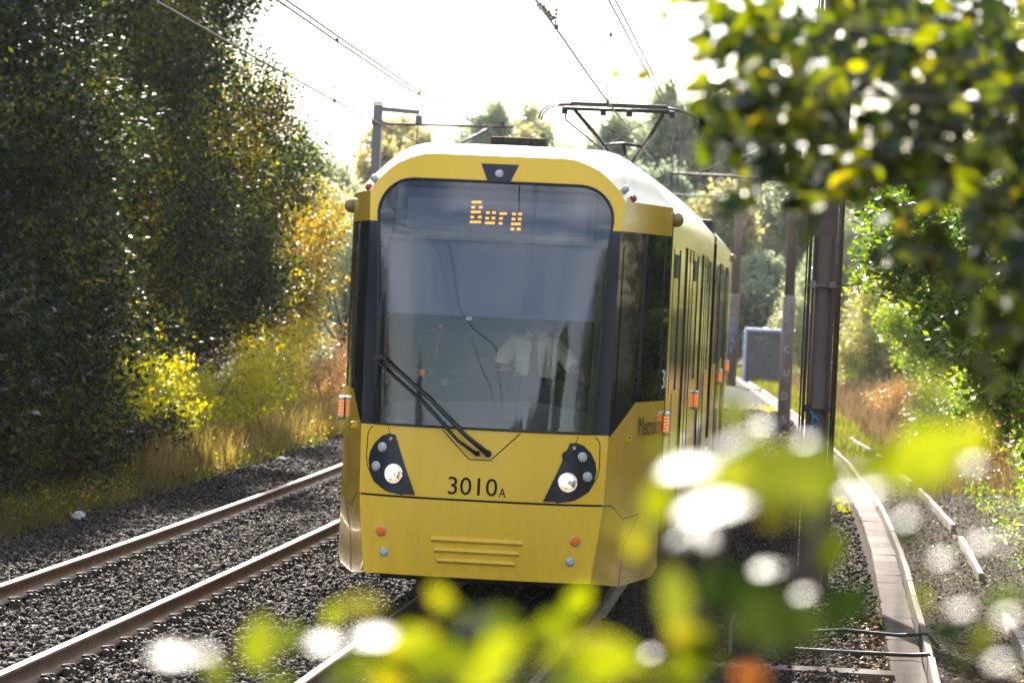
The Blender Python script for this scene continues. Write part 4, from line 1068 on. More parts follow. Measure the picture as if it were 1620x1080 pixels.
def tree(name, label, cat, group, base, lobes, n, per, sig, leaf, mat, seed, trunk_r=.10, limbs=14, shell=.42, up=.6, zmin=-.25, droop=.25, mat2=None, frac2=.0, lw=.55, part='crown'):
    g = np.random.default_rng(seed); n = int(n*(2.5 if group and group.startswith(('trees lining', 'trees and bushes')) else 1.25))
    bz = gz(base[0], base[1])
    o = empty(name, (base[0], base[1], bz)); tag(o, label, cat, group)
    cc, P, T = crown_pts(lobes, n, per, sig, g, zmin=zmin, shell=shell)
    P = P[P[:, 2] > zmin]; m = len(P); T = T[:m]
    N = g.normal(size=(m, 3))*.75 + np.array([0, 0, up]); D = T + g.normal(0, .7, (m, 3)) - np.array([0, 0, droop])
    L = leaf*g.uniform(.6, 1.25, m)
    if mat2 is not None:
        sel = g.uniform(size=m) < frac2
        leaf_mesh(part, P[~sel], D[~sel], N[~sel], L[~sel], L[~sel]*lw, mat, o)
        leaf_mesh(part, P[sel], D[sel], N[sel], L[sel], L[sel]*lw, mat2, o)
    else: leaf_mesh(part, P, D, N, L, L*lw, mat, o)
    bm = bmesh.new()
    la = np.array(lobes); mz = la[:, 2].max()
    th = min(mz, bz + (mz-bz)*.75)
    top = Vector((la[:, 0].mean(), la[:, 1].mean(), th)); b = Vector((base[0], base[1], bz-.1))
    mid = b.lerp(top, .5) + Vector((g.uniform(-.15, .15), g.uniform(-.15, .15), 0))
    add_tube(bm, [b, mid, top], [trunk_r, trunk_r*.7, trunk_r*.3], 8)
    if len(cc):
        for k in g.choice(len(cc), min(limbs, len(cc)), replace=False):
            e = Vector(cc[k]); s0 = b.lerp(top, min(.95, max(.12, g.uniform(.15, .8)))) 
            md = s0.lerp(e, .5) + Vector((0, 0, .12*(e-s0).length))
            add_tube(bm, [s0, md, e], [trunk_r*.32, trunk_r*.2, trunk_r*.07], 5)
    bm_obj('trunk' if part == 'crown' else 'stems', bm, M['bark'], o)
    return o
LT = 'trees lining the left side of the track'
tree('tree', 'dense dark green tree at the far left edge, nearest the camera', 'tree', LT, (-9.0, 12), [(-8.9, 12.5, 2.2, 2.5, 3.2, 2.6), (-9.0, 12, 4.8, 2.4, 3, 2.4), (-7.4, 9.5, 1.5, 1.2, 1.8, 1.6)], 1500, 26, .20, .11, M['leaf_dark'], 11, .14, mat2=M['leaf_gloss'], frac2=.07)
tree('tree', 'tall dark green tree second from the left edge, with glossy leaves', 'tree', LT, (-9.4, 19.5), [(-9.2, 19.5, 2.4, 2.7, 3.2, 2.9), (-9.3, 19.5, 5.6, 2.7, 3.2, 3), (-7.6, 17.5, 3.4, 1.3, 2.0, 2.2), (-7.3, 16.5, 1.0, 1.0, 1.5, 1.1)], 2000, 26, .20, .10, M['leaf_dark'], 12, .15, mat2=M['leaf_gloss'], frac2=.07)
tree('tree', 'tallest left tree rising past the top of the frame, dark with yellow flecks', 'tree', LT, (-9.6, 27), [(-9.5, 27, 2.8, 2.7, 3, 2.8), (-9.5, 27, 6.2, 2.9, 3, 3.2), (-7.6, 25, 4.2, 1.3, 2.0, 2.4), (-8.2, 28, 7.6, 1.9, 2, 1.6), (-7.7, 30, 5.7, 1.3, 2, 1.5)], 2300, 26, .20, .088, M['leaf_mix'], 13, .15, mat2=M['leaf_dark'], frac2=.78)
tree('tree', 'rounded left tree with dark middle and thin yellowing edge against the sky', 'tree', LT, (-10.2, 36), [(-10.0, 36, 2.6, 2.8, 3.2, 2.4), (-9.2, 36, 4.4, 2.3, 2.8, 2.0), (-8.5, 34, 2.8, 1.5, 2.0, 1.7), (-8.1, 36, 4.3, 1.5, 2.0, 1.35)], 2100, 24, .20, .082, M['leaf_mix'], 14, .13, mat2=M['leaf_dark'], frac2=.66)
tree('tree', 'golden yellow tree at the right end of the left tree line, close to the tram', 'tree', LT, (-9.6, 46), [(-9.5, 46, 2.6, 1.75, 2.2, 1.6), (-9.0, 46, 3.9, 1.3, 1.8, 1.1), (-9.3, 45, 1.6, 1.6, 1.8, 1.2), (-8.4, 42, 3.4, 1.2, 1.6, 1.0)], 900, 26, .18, .080, M['leaf_gold'], 15, .10, mat2=M['leaf_mix'], frac2=.45)
tree('tree', 'pale hazy tree with grey twigs just left of the tram', 'tree', LT, (-9.8, 62), [(-10.2, 62, 2.2, 2.0, 2.2, 2.4), (-9.6, 60, 3.6, 1.2, 1.5, 1.6)], 800, 22, .22, .085, M['leaf_far'], 16, .12, limbs=40)
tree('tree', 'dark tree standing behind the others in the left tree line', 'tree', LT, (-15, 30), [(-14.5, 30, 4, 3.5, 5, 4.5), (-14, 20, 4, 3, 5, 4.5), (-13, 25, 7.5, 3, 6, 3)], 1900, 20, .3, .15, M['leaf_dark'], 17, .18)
BS = 'low shrubs at the foot of the left trees'
tree('shrub', 'lime green sunlit shrub spilling over the verge below the left trees', 'shrub', BS, (-7.9, 30), [(-7.9, 29.5, .45, 1.0, 3.4, .75), (-7.6, 32.5, .75, 1.0, 2.2, .85), (-8.0, 26.5, .6, .9, 1.8, .9)], 620, 22, .15, .075, M['leaf_lime'], 21, .04, limbs=30, up=.4, part='foliage')
tree('shrub', 'yellow green shrub beside the golden tree on the left verge', 'shrub', BS, (-8.1, 39), [(-8.1, 39, .6, .8, 2.0, 1.0), (-8.3, 41, 1.2, .8, 1.6, 1.0)], 330, 22, .14, .07, M['leaf_lime'], 22, .03, limbs=24, up=.4, part='foliage', mat2=M['leaf_gold'], frac2=.4)
tree('shrub', 'dark leafy shrub on the verge at the lower left of the frame', 'shrub', BS, (-7.5, 15), [(-7.5, 14, .3, .8, 3.2, .75), (-7.6, 19.5, .4, .8, 2.6, .8), (-7.2, 23.0, .2, .6, 2.0, .6)], 560, 24, .15, .07, M['leaf_dark'], 23, .03, limbs=30, part='foliage')
for k, (x, y, h, lab) in enumerate([(-8.0, 49, 1.7, 'red leaved shrub behind the golden tree, beside the tram edge'), (-7.7, 43.5, 1.2, 'rust coloured weedy shrub left of the tram marker lamp'), (-8.4, 55, 2.0, 'tall brownish red shrub farthest along the left verge'), (-8.9, 43.5, 1.6, 'pinkish brown shrub under the golden tree')]):
    tree('shrub', lab, 'shrub', 'autumn shrubs left of the tram', (x, y), [(x, y, h*.5-.2, .65, 1.1, h*.62)], 170, 18, .13, .055, M['leaf_red'], 30+k, .02, limbs=40, up=.2, part='foliage', mat2=M['grass_dry'], frac2=.45)

# right side
RT = 'trees and bushes on the right bank'
tree('tree', 'bright leaved tree reaching in from the right edge with glittering sunlit leaves', 'tree', RT, (6.2, 9.5), [(3.68, 8.9, 3.45, .65, .7, .62), (4.31, 8.0, 2.76, .8, .8, .7), (3.2, 8.86, 3.04, .33, .45, .35), (3.36, 9.9, 3.72, .5, .6, .5), (4.4, 6.9, 1.9, .5, .7, .45), (4.6, 9, 3.8, .95, 1, .9), (4.05, 6.95, 2.26, .42, .5, .35), (5.9, 9.5, 3.2, 1.5, 2.0, 2.2), (5.2, 11, 4.6, 1.5, 1.6, 1.4)], 1150, 22, .12, .095, M['leaf_bright'], 41, .11, limbs=50, up=1.0)
tree('bush', 'smaller leaved dark bush behind the thick mast on the right bank', 'bush', RT, (5.5, 52), [(5.3, 52, 1.8, 1.3, 2, 1.6), (4.6, 50, 2.4, .9, 1.2, .9), (6.6, 50, 2.6, 1.6, 2, 2.0)], 1000, 22, .15, .085, M['leaf_bright'], 42, .07, limbs=30)
tree('tree', 'tall tree on the right bank behind the nearer leaves', 'tree', RT, (8.3, 40), [(8.0, 40, 3.2, 2.0, 3, 3.0), (7.0, 44, 4.5, 1.6, 2, 2.2)], 1300, 22, .2, .095, M['leaf_bright'], 43, .14)
tree('bush', 'low dark bush at the right edge of the frame below the bright tree', 'bush', RT, (6.0, 17), [(5.9, 17, .7, .85, 2.5, 1.0), (6.3, 22, 1.0, 1.0, 2.5, 1.2)], 560, 22, .14, .075, M['leaf_bright'], 44, .05, limbs=24)
tree('shrub', 'green sunlit shrub in the dry grass right of the thick mast', 'shrub', RT, (5.1, 37), [(5.1, 37, .5, .9, 1.8, .95), (5.8, 40, .9, 1.0, 2, 1.2)], 420, 22, .14, .085, M['leaf_bright'], 48, .04, part='foliage', up=1.0)
tree('tree', 'hazy yellow green tree behind the cabinet at the bend', 'tree', RT, (2.7, 112), [(2.6, 112, 2.6, 1.9, 2.5, 3.0), (1.3, 108, 1.2, 1.0, 1.4, 1.6), (3.6, 110, 4.4, 1.9, 2, 2.0)], 1000, 20, .24, .14, M['leaf_far_gold'], 45, .14, mat2=M['leaf_far'], frac2=.5)
tree('tree', 'yellowing tree behind the slim round mast', 'tree', RT, (5.0, 88), [(4.8, 88, 2.4, 1.9, 2.5, 2.9), (3.6, 86, 1.0, 1.0, 1.6, 1.4), (5.6, 84, 4.2, 1.9, 2.3, 2.2)], 1000, 20, .22, .12, M['leaf_far_gold'], 46, .14, mat2=M['leaf_bright'], frac2=.4)
for k, (x, y, h, lab) in enumerate([(4.9, 44, 1.1, 'rusty red weeds in front of the dark bush on the right bank'), (4.3, 58, 1.0, 'pale brown weeds behind the thick mast'), (5.5, 33, 1.1, 'tangled reddish bramble below the bright tree')]):
    tree('shrub', lab, 'shrub', 'autumn weeds on the right bank', (x, y), [(x, y, h*.4-.15, .75, 1.8, h*.55)], 230, 18, .12, .05, M['leaf_red'], 60+k, .015, limbs=50, up=.2, part='foliage', mat2=M['grass_dry'], frac2=.6)

for k, (x, y, h, r, lab) in enumerate([(8.6, 5, 6.5, 2.2, 'dark tree on the right bank just outside the frame, behind the bright leaved tree'), (8.4, 19, 7, 2.4, 'dark tree deep in the right bank beyond the bright leaved tree'), (8.8, 29, 7.5, 2.6, 'broad dark tree on the right bank, right of the brambles')]):
    tree('tree', lab, 'tree', RT, (x, y), [(x, y, h*.3, r, r*1.7, h*.34), (x, y, h*.62, r, r*1.5, h*.34)], 900, 22, .24, .10, M['leaf_dark'], 470+k, .16, mat2=M['leaf_bright'], frac2=.35)
# distant trees across the line
far = [(-20.6, 158, 10.6, 2.2, 'gold'), (-17.2, 165, 13.2, 2.3, 'far'), (-14.6, 160, 11.4, 1.9, 'gold'), (-12.4, 150, 10.0, 2.2, 'far'), (-10.2, 168, 13.4, 2.2, 'far'), (-7.3, 162, 14.3, 2.0, 'far'), (-4.4, 160, 13.6, 2.2, 'far'),
       (-2.0, 158, 12.4, 2.6, 'far'), (-17.5, 135, 7.6, 2.6, 'gold'), (-13.2, 138, 8.0, 2.5, 'gold'), (-9.4, 142, 9.0, 2.4, 'far'), (-6.0, 136, 8.8, 2.2, 'far'), (-3.0, 130, 7.6, 2.0, 'gold'), (1.0, 150, 10.6, 3.0, 'far'),
       (5.0, 145, 9.6, 3.2, 'far'), (-22.5, 128, 7.0, 3.0, 'gold'), (-1.0, 128, 4.4, 2.0, 'far'), (9.5, 140, 9.4, 3.4, 'gold'), (-12.5, 100, 5.0, 1.8, 'gold'), (-26, 150, 9.6, 3.5, 'far')]
far += [(-24.5+4.1*q, 178+3*(q % 2), (12.6, 11.9, 13.4, 12.2, 14.0, 13.2)[q], 2.7, ('gold', 'far', 'far', 'gold', 'far', 'far')[q]) for q in range(6)]
words = ['broad', 'tallest peaked', 'yellowing', 'low rounded', 'slender high', 'narrow topped', 'feathery', 'leaning', 'squat', 'golden tinted', 'grey green', 'bluish shaded', 'small autumn', 'wide', 'thickset', 'low dark', 'short bushy', 'warm toned', 'pale low', 'big', 'hindmost reddish', 'hindmost pale', 'hindmost domed', 'hindmost gold flecked', 'hindmost tall', 'hindmost grey']
where = ['left of the left mast arm', 'behind the middle of the cantilever tube', 'right of the cantilever tube end', 'between roof box and pantograph', 'behind the left half of the pantograph', 'behind the right half of the pantograph', 'just right of the pantograph', 'behind the leaves right of the pantograph', 'low behind the left mast', 'low above the tram roof', 'below the pantograph head', 'beside the right roof edge', 'beyond the far mast', 'behind the far mast top', 'above the cabinet', 'seen left of the tram windscreen', 'behind the cabinet', 'at the right behind the bank', 'just left of the tram side', 'far left beyond the tree line', 'left of the mast', 'behind the mast arm', 'above the front of the tram roof', 'between arm end and pantograph', 'behind the pantograph', 'right of the pantograph']
for k, (x, y, h, r, kd) in enumerate(far):
    g = np.random.default_rng(200+k)
    lobes = [(x, y, h*.45, r, r, h*.47), (x+.15*r, y, h*.86, r*.5, r*.6, h*.16)] + [(x+g.uniform(-r, r)*.75, y+g.uniform(-r, r)*.6, h*g.uniform(.5, .86), r*g.uniform(.35, .6), r*.6, h*g.uniform(.11, .17)) for _ in range(6)]
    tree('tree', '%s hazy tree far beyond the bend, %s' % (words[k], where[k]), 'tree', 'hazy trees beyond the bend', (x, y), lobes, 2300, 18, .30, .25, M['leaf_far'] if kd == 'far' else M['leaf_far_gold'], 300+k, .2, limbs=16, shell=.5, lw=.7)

# trees behind the camera, mirrored low in the windscreen
for k, (x, y, h, r, lab) in enumerate([(.2, -32.5, 4.5, 1.6, 'low bush behind the photographer, mirrored at the bottom of the windscreen'), (3.0, -32.5, 5.2, 1.8, 'bush behind the photographer, mirrored low at the right of the windscreen'),
        (6.2, -32, 6.1, 2.1, 'taller bush behind the photographer at the right, mirrored in the windscreen'), (10.4, -31, 7.2, 2.7, 'tree behind the photographer, mirrored at the right rim of the windscreen'), (-15, -32, 5.2, 2.2, 'small bush mirrored at the lower left corner of the windscreen')]):
    tree('bush', lab, 'bush', 'bushes behind the photographer', (x, y), [(x, y, h*.35, r, r*.8, h*.40), (x+.3, y, h*.70, r*.85, r*.7, h*.28)], 1300, 20, .2, .12, M['leaf_bright'] if k in (1, 3) else M['leaf_dark'], 400+k, .08)
for k, (x, y, h, r, lab) in enumerate([(7.4, 0, 6.5, 2.2, 'tree on the right bank level with the tram nose, outside the frame'), (7.6, -8, 6.5, 2.2, 'tree on the right bank ahead of the tram, reflected in its cab side glass'), (-9.2, 4, 7, 2.3, 'tree just outside the left edge of the frame'), (-9.4, -6, 6.5, 2.2, 'nearer tree outside the left edge of the frame')]):  # left pair added out of view to darken the cab's left side
    tree('tree', lab, 'tree', 'trees beside the photographer', (x, y), [(x, y, h*.33, r, r*1.4, h*.36), (x+.2, y, h*.66, r*.9, r*1.3, h*.3), (x-.3, y-.6, h*.5, r, r, h*.3)], 900, 22, .25, .11, M['leaf_dark'] if x < 0 else M['leaf_bright'], 420+k, .2)

# grass ----------------------------------------------------------------
def grass(name, n, xr, yr, hr, mat, seed, label, follow=True, lean=.35, w=.006, cond=None):
    g = np.random.default_rng(seed)
    x = g.uniform(*xr, n); y = g.uniform(*yr, n)
    if cond is not None:
        k = cond(x, y, g); x, y = x[k], y[k]; n = len(x)
    z = np.array([gz(a+cur(b) if follow else a, b) for a, b in zip(x, y)])-.02
    if follow: x = x - KC*y*np.abs(y)/2*(y > 0)
    h = g.uniform(*hr, n)*g.uniform(.5, 1, n)
    a = g.uniform(0, 2*np.pi, n); ld = np.stack([np.cos(a), np.sin(a), np.zeros(n)], -1)*(h*g.uniform(.1, 1, n)*lean)[:, None]
    b = g.uniform(0, 2*np.pi, n); S = np.stack([np.cos(b), np.sin(b), np.zeros(n)], -1)*w
    B = np.stack([x, y, z], -1); Mid = B+ld*.35+np.stack([0*h, 0*h, h*.6], -1); T = B+ld+np.stack([0*h, 0*h, h], -1)
    V = np.stack([B-S, B+S, Mid+S*.8, T, Mid-S*.8], 1)
    F = np.array([0, 1, 2, 3, 4])[None]+(np.arange(n)*5)[:, None]
    return tag(np_mesh(name, V.reshape(-1, 3), F, mat), label, 'grass', kind='stuff')
patchy = lambda x, y, g: (np.sin(x*2.1+y*.7)+np.sin(y*1.3-x)+g.normal(0, .8, len(x))) > -.3
grass('verge_grass', 36000, (-9.0, -6.0), (4, 46), (.12, .42), M['grass_green'], 71, 'green and yellow grass on the left verge', cond=patchy, w=.005)
grass('verge_dry_grass', 34000, (-9.2, -6.1), (20, 66), (.25, .95), M['grass_dry'], 72, 'tall dry straw coloured grass on the left verge by the tram', w=.006)
grass('dead_stalks', 7000, (-7.4, -6.05), (4, 30), (.10, .30), M['grass_red'], 75, 'reddish dead stalks at the edge of the left ballast', w=.005)
grass('bank_dry_grass', 36000, (4.5, 9), (26, 100), (.25, .8), M['grass_red'], 73, 'reddish dry grass on the right bank', w=.008, cond=patchy)
grass('bank_green_grass', 26000, (3.4, 6.5), (40, 120), (.08, .3), M['grass_green'], 74, 'yellow green grass beside the far end of the trough', w=.009)
grass('ballast_weeds', 13000, (1.9, 3.0), (36, 74), (.05, .2), M['leaf_lime'], 76, 'patches of lime green weeds in the ballast right of the tram', w=.010, cond=lambda x, y, g: ((x-2.3)**2*3+((y-44)/4)**2 < .9) | ((x-2.5)**2*3+((y-62)/7)**2 < 1.0))
grass('slab_weeds', 900, (2.7, 3.25), (22, 26), (.04, .16), M['leaf_lime'], 77, 'small tuft of green weeds left of the trough slabs', w=.012)
def cover(name, n, xr, yr, zr, size, mat, seed, label):
    g = np.random.default_rng(seed); nc = n//14
    cx, cyy = g.uniform(*xr, nc), g.uniform(*yr, nc); hh = g.uniform(*zr, nc)
    C = np.stack([np.repeat(cx, 14), np.repeat(cyy, 14), np.repeat(hh, 14)*g.uniform(0, 1, nc*14)], -1) + g.normal(0, .09, (nc*14, 3))*np.array([1, 1, .3])
    C[:, 2] += np.array([gz(a, b) for a, b in zip(C[:, 0], C[:, 1])]); m_ = len(C); L = size*g.uniform(.5, 1.3, m_)
    return tag(leaf_mesh(name, C, g.normal(size=(m_, 3))+np.array([0, 0, .3]), g.normal(0, .7, (m_, 3))+np.array([0, 0, .7]), L, L*.5, mat), label, 'undergrowth', kind='stuff')
cover('undergrowth', 26000, (-8.6, -6.2), (4, 34), (.05, .40), .055, M['leaf_mix'], 95, 'low tangled leafy undergrowth along the left verge')
cover('undergrowth', 16000, (-8.4, -6.4), (26, 62), (.10, .7), .05, M['leaf_gold'], 96, 'sunlit yellow weeds along the left verge near the tram')
cover('undergrowth', 16000, (4.7, 8.5), (28, 80), (.05, .6), .055, M['leaf_bright'], 97, 'green weeds among the dry grass on the right bank')
cover('undergrowth', 9000, (4.9, 7.5), (2, 30), (.05, .5), .06, M['leaf_bright'], 98, 'green weeds at the foot of the right bank trees')
# fallen leaves and twig debris on the right
def debris(name, n, xr, yr, size, mat, seed, label, z0=-.285, el=2.2):
    g = np.random.default_rng(seed)
    C = np.stack([g.uniform(*xr, n), g.uniform(*yr, n), np.full(n, z0)+g.uniform(0, .03, n)], -1)
    N = g.normal(0, .45, (n, 3))+np.array([0, 0, 1]); D = g.normal(size=(n, 3)); L = size*g.uniform(.5, 1.3, n)
    o = leaf_mesh(name, C, D, N, L, L/el, mat); return tag(o, label, 'debris', kind='stuff')
debris('twig_debris', 30000, (3.65, 6.0), (-3, 34), .065, M['woodchip'], 81, 'brown twigs and chippings on the bare earth right of the trough', el=5)
debris('fallen_leaves', 2600, (3.62, 5.4), (-2, 26), .05, M['fallen'], 82, 'orange and yellow fallen leaves on the earth strip')
debris('fallen_leaves', 1500, (2.5, 3.26), (-.5, 7), .05, M['fallen'], 83, 'orange fallen leaves between the ballast and the trough slabs', z0=-.20)
debris('fallen_leaves', 260, (-5.5, 2.9), (-5, 30), .045, M['fallen'], 84, 'few fallen leaves lying on the ballast', z0=-.185)
# litter, cables, pipe
for (x, y, s, lab) in [(-6.0, 12.9, .07, 'crumpled white litter at the left edge of the ballast'), (-6.25, 9.4, .06, 'pale green litter in the grass at the far left'), (-5.9, 27.0, .08, 'small white scrap on the stones by the verge'), (-1.9, 9.3, .06, 'white scrap on the stones beside the tram nose')]:
    bm = bmesh.new(); bmesh.ops.create_icosphere(bm, subdivisions=2, radius=s, matrix=Matrix.Translation((x, y, -.2)) @ Matrix.Diagonal((1.2, .8, .7, 1)))
    for v in bm.verts: v.co += Vector((random.uniform(-1, 1), random.uniform(-1, 1), random.uniform(-1, 1)))*s*.25
    tag(bm_obj('litter', bm, M['litter_white']), lab, 'litter')
def cable(pts, r, mat, lab, nm='cable'): 
    bm = bmesh.new(); add_tube(bm, pts, r, 8); tag(bm_obj(nm, bm, mat), lab, 'cable')
cable([(2.45, 3.1, -.16), (2.9, 3.4, -.14), (3.35, 3.5, -.17), (3.62, 3.3, -.13), (3.70, 3.0, -.2)], .016, M['cable'], 'black cable lying across the trough slabs, the farther of two')
cable([(2.3, 1.6, -.15), (2.9, 1.7, -.16), (3.45, 1.8, -.165), (3.6, 1.6, -.13), (3.63, 1.3, -.18)], .018, M['cable'], 'black cable lying across the trough slabs, the nearer of two')
cable([(1.98, 1.2, -.3), (1.97, 1.25, .05), (2.0, 1.3, .16), (2.12, 1.35, .19), (2.25, 1.4, .12)], .016, M['blue_pipe'], 'grey blue bent pipe rising from the ground right of the tram nose', 'bent_pipe')
cable([(2.05, 1.25, -.3), (2.06, 1.3, .0), (2.12, 1.3, .10)], .012, M['cable'], 'thin black cable beside the bent pipe')
cable([(.9, 3.2, -.2), (1.2, 3.0, -.19), (1.7, 2.9, -.2)], .008, M['tape'], 'thin yellow cord on the dark ballast right of the tram nose')

# ------------------------------------------------------------------ foreground
NEAR = [(2.16,-23.672,2.383,0.99,0.1,0.11,-0.08,-0.26,0.96,0.035,'w'),
(2.169,-23.549,2.373,0.99,0.07,0.12,-0.1,-0.27,0.96,0.031,'w'),
(2.134,-23.1,2.337,0.13,0.04,0.99,-0.01,-1.0,0.04,0.059,'g'),
(2.267,-23.345,2.399,0.96,0.22,0.2,0.04,-0.75,0.66,0.044,'g'),
(2.245,-23.418,2.373,0.98,0.06,0.17,-0.14,-0.27,0.95,0.032,'w'),
(2.278,-23.314,2.37,0.95,0.22,0.23,-0.16,-0.28,0.95,0.046,'w'),
(2.315,-23.38,2.37,0.88,-0.06,0.47,-0.06,-1.0,-0.01,0.056,'y'),
(2.356,-23.494,2.371,0.99,0.06,0.14,0.05,-1.0,0.07,0.064,'g'),
(2.429,-23.714,2.409,0.81,0.53,0.27,0.56,-0.83,-0.05,0.047,'g'),
(2.409,-23.001,2.343,0.35,0.25,0.9,0.5,-0.86,0.04,0.057,'g'),
(2.506,-23.683,2.4,0.96,0.28,0.04,0.28,-0.96,0.01,0.068,'g'),
(2.512,-22.96,2.333,0.96,0.02,0.29,-0.27,-0.28,0.92,0.03,'w'),
(2.563,-23.536,2.378,0.99,-0.02,0.11,0.06,-0.73,-0.68,0.043,'g'),
(2.354,-23.143,2.324,0.99,-0.12,0.08,-0.13,-0.98,0.13,0.066,'g'),
(2.239,-23.185,2.322,0.97,0.02,0.23,0.0,-1.0,0.09,0.049,'g'),
(2.428,-23.01,2.312,0.76,0.56,0.34,0.53,-0.83,0.18,0.057,'y'),
(2.548,-23.316,2.536,0.94,0.07,0.33,-0.3,-0.3,0.9,0.054,'w'),
(2.581,-23.581,2.519,0.95,-0.02,0.32,-0.31,-0.3,0.9,0.064,'w'),
(2.551,-23.141,2.461,0.74,-0.67,0.02,-0.3,-0.29,0.91,0.048,'w'),
(2.53,-23.469,2.515,0.24,-0.11,0.96,0.2,-0.97,-0.16,0.044,'g'),
(2.512,-23.385,2.476,0.36,-0.06,0.93,-0.65,-0.73,0.2,0.035,'g'),
(2.577,-23.099,2.517,0.99,0.07,0.14,0.04,-0.98,0.21,0.066,'g'),
(2.649,-23.527,2.545,0.95,-0.19,0.27,-0.29,-0.85,0.43,0.106,'g'),
(2.631,-23.193,2.542,0.98,-0.17,0.03,-0.17,-0.98,-0.06,0.048,'y'),
(2.697,-23.053,2.51,0.93,-0.01,0.38,-0.36,-0.3,0.88,0.03,'w'),
(2.756,-23.638,2.574,0.92,0.33,0.2,0.31,-0.94,0.1,0.083,'g'),
(2.785,-23.507,2.577,0.89,0.36,-0.29,0.35,-0.93,-0.07,0.043,'y'),
(2.541,-23.308,2.424,0.1,0.43,0.9,0.55,-0.77,0.31,0.068,'g'),
(2.629,-23.523,2.51,0.88,0.15,-0.45,0.1,-0.98,-0.15,0.034,'b'),
(2.621,-23.15,2.437,0.94,0.01,0.34,-0.32,-0.29,0.9,0.033,'w'),
(2.635,-23.399,2.431,0.94,0.01,0.34,-0.32,-0.28,0.9,0.03,'w'),
(2.661,-23.219,2.423,0.94,0.0,0.35,-0.33,-0.28,0.9,0.03,'w'),
(2.577,-23.163,2.431,0.46,-0.02,0.89,0.02,-1.0,-0.04,0.071,'d'),
(2.647,-23.535,2.423,0.95,-0.28,-0.1,-0.27,-0.96,0.1,0.105,'d'),
(2.603,-23.267,2.427,0.92,0.07,0.38,0.11,-0.99,-0.08,0.079,'d'),
(2.7,-23.265,2.42,0.84,0.1,0.54,0.18,-0.98,-0.1,0.079,'d'),
(2.615,-23.392,2.362,0.99,0.17,-0.02,0.14,-0.72,0.68,0.033,'o'),
(2.693,-23.411,2.386,0.93,0.01,0.36,-0.34,-0.27,0.9,0.03,'w'),
(2.574,-23.316,2.367,0.84,-0.13,-0.52,-0.29,-0.93,-0.22,0.062,'d'),
(2.793,-23.229,2.394,0.87,-0.48,0.12,-0.49,-0.87,0.09,0.058,'d'),
(2.828,-23.08,2.378,0.43,-0.04,0.9,-0.27,-0.96,0.08,0.033,'g'),
(2.748,-23.297,2.483,0.54,0.24,-0.81,0.4,-0.92,-0.01,0.049,'d'),
(2.746,-23.428,2.51,0.91,0.04,0.41,-0.38,-0.29,0.88,0.03,'w'),
(2.786,-23.183,2.46,0.89,0.14,0.44,-0.39,-0.28,0.88,0.03,'w'),
(2.82,-23.209,2.479,0.89,0.12,0.45,-0.4,-0.28,0.87,0.03,'w'),
(2.822,-23.593,2.507,0.84,0.26,0.48,-0.41,-0.28,0.87,0.03,'w'),
(2.835,-23.321,2.435,0.88,0.12,0.45,-0.08,-0.92,0.39,0.041,'g'),
(2.824,-23.542,2.405,0.85,0.26,0.46,-0.4,-0.27,0.88,0.03,'w'),
(2.803,-23.268,2.422,0.88,0.17,0.44,-0.39,-0.28,0.88,0.03,'w'),
(2.657,-23.366,2.569,0.89,0.19,0.42,-0.35,-0.31,0.88,0.03,'w'),
(2.585,-23.163,2.58,0.46,0.06,0.89,-0.14,-0.98,0.14,0.033,'g'),
(2.832,-23.481,2.438,0.86,0.21,0.46,-0.4,-0.27,0.87,0.03,'w'),
(2.713,-23.568,2.54,0.87,0.23,0.44,-0.37,-0.3,0.88,0.03,'w'),
(2.752,-23.458,2.541,0.33,-0.23,-0.92,-0.26,-0.96,0.14,0.034,'y'),
(2.728,-22.932,2.538,0.85,-0.05,0.52,0.05,-0.98,-0.17,0.052,'d'),
(2.611,-22.984,2.566,0.94,-0.01,0.35,-0.34,-0.31,0.89,0.03,'w'),
(2.682,-22.887,2.444,0.3,-0.12,0.95,0.0,-0.99,-0.12,0.065,'d'),
(2.258,-20.154,3.084,0.96,-0.07,-0.26,-0.14,-0.96,-0.26,0.036,'g'),
(2.309,-20.15,3.087,0.9,-0.16,0.42,-0.06,-0.97,-0.24,0.044,'g'),
(2.236,-20.156,3.136,0.29,0.16,0.94,0.03,-0.99,0.16,0.03,'g'),
(2.34,-20.145,3.201,0.14,-0.03,0.99,0.3,-0.95,-0.07,0.042,'d'),
(2.427,-20.137,3.205,0.22,0.11,-0.97,-0.01,-0.99,-0.12,0.063,'d'),
(2.412,-20.14,3.089,0.73,0.37,0.57,0.47,-0.88,-0.02,0.042,'g')]

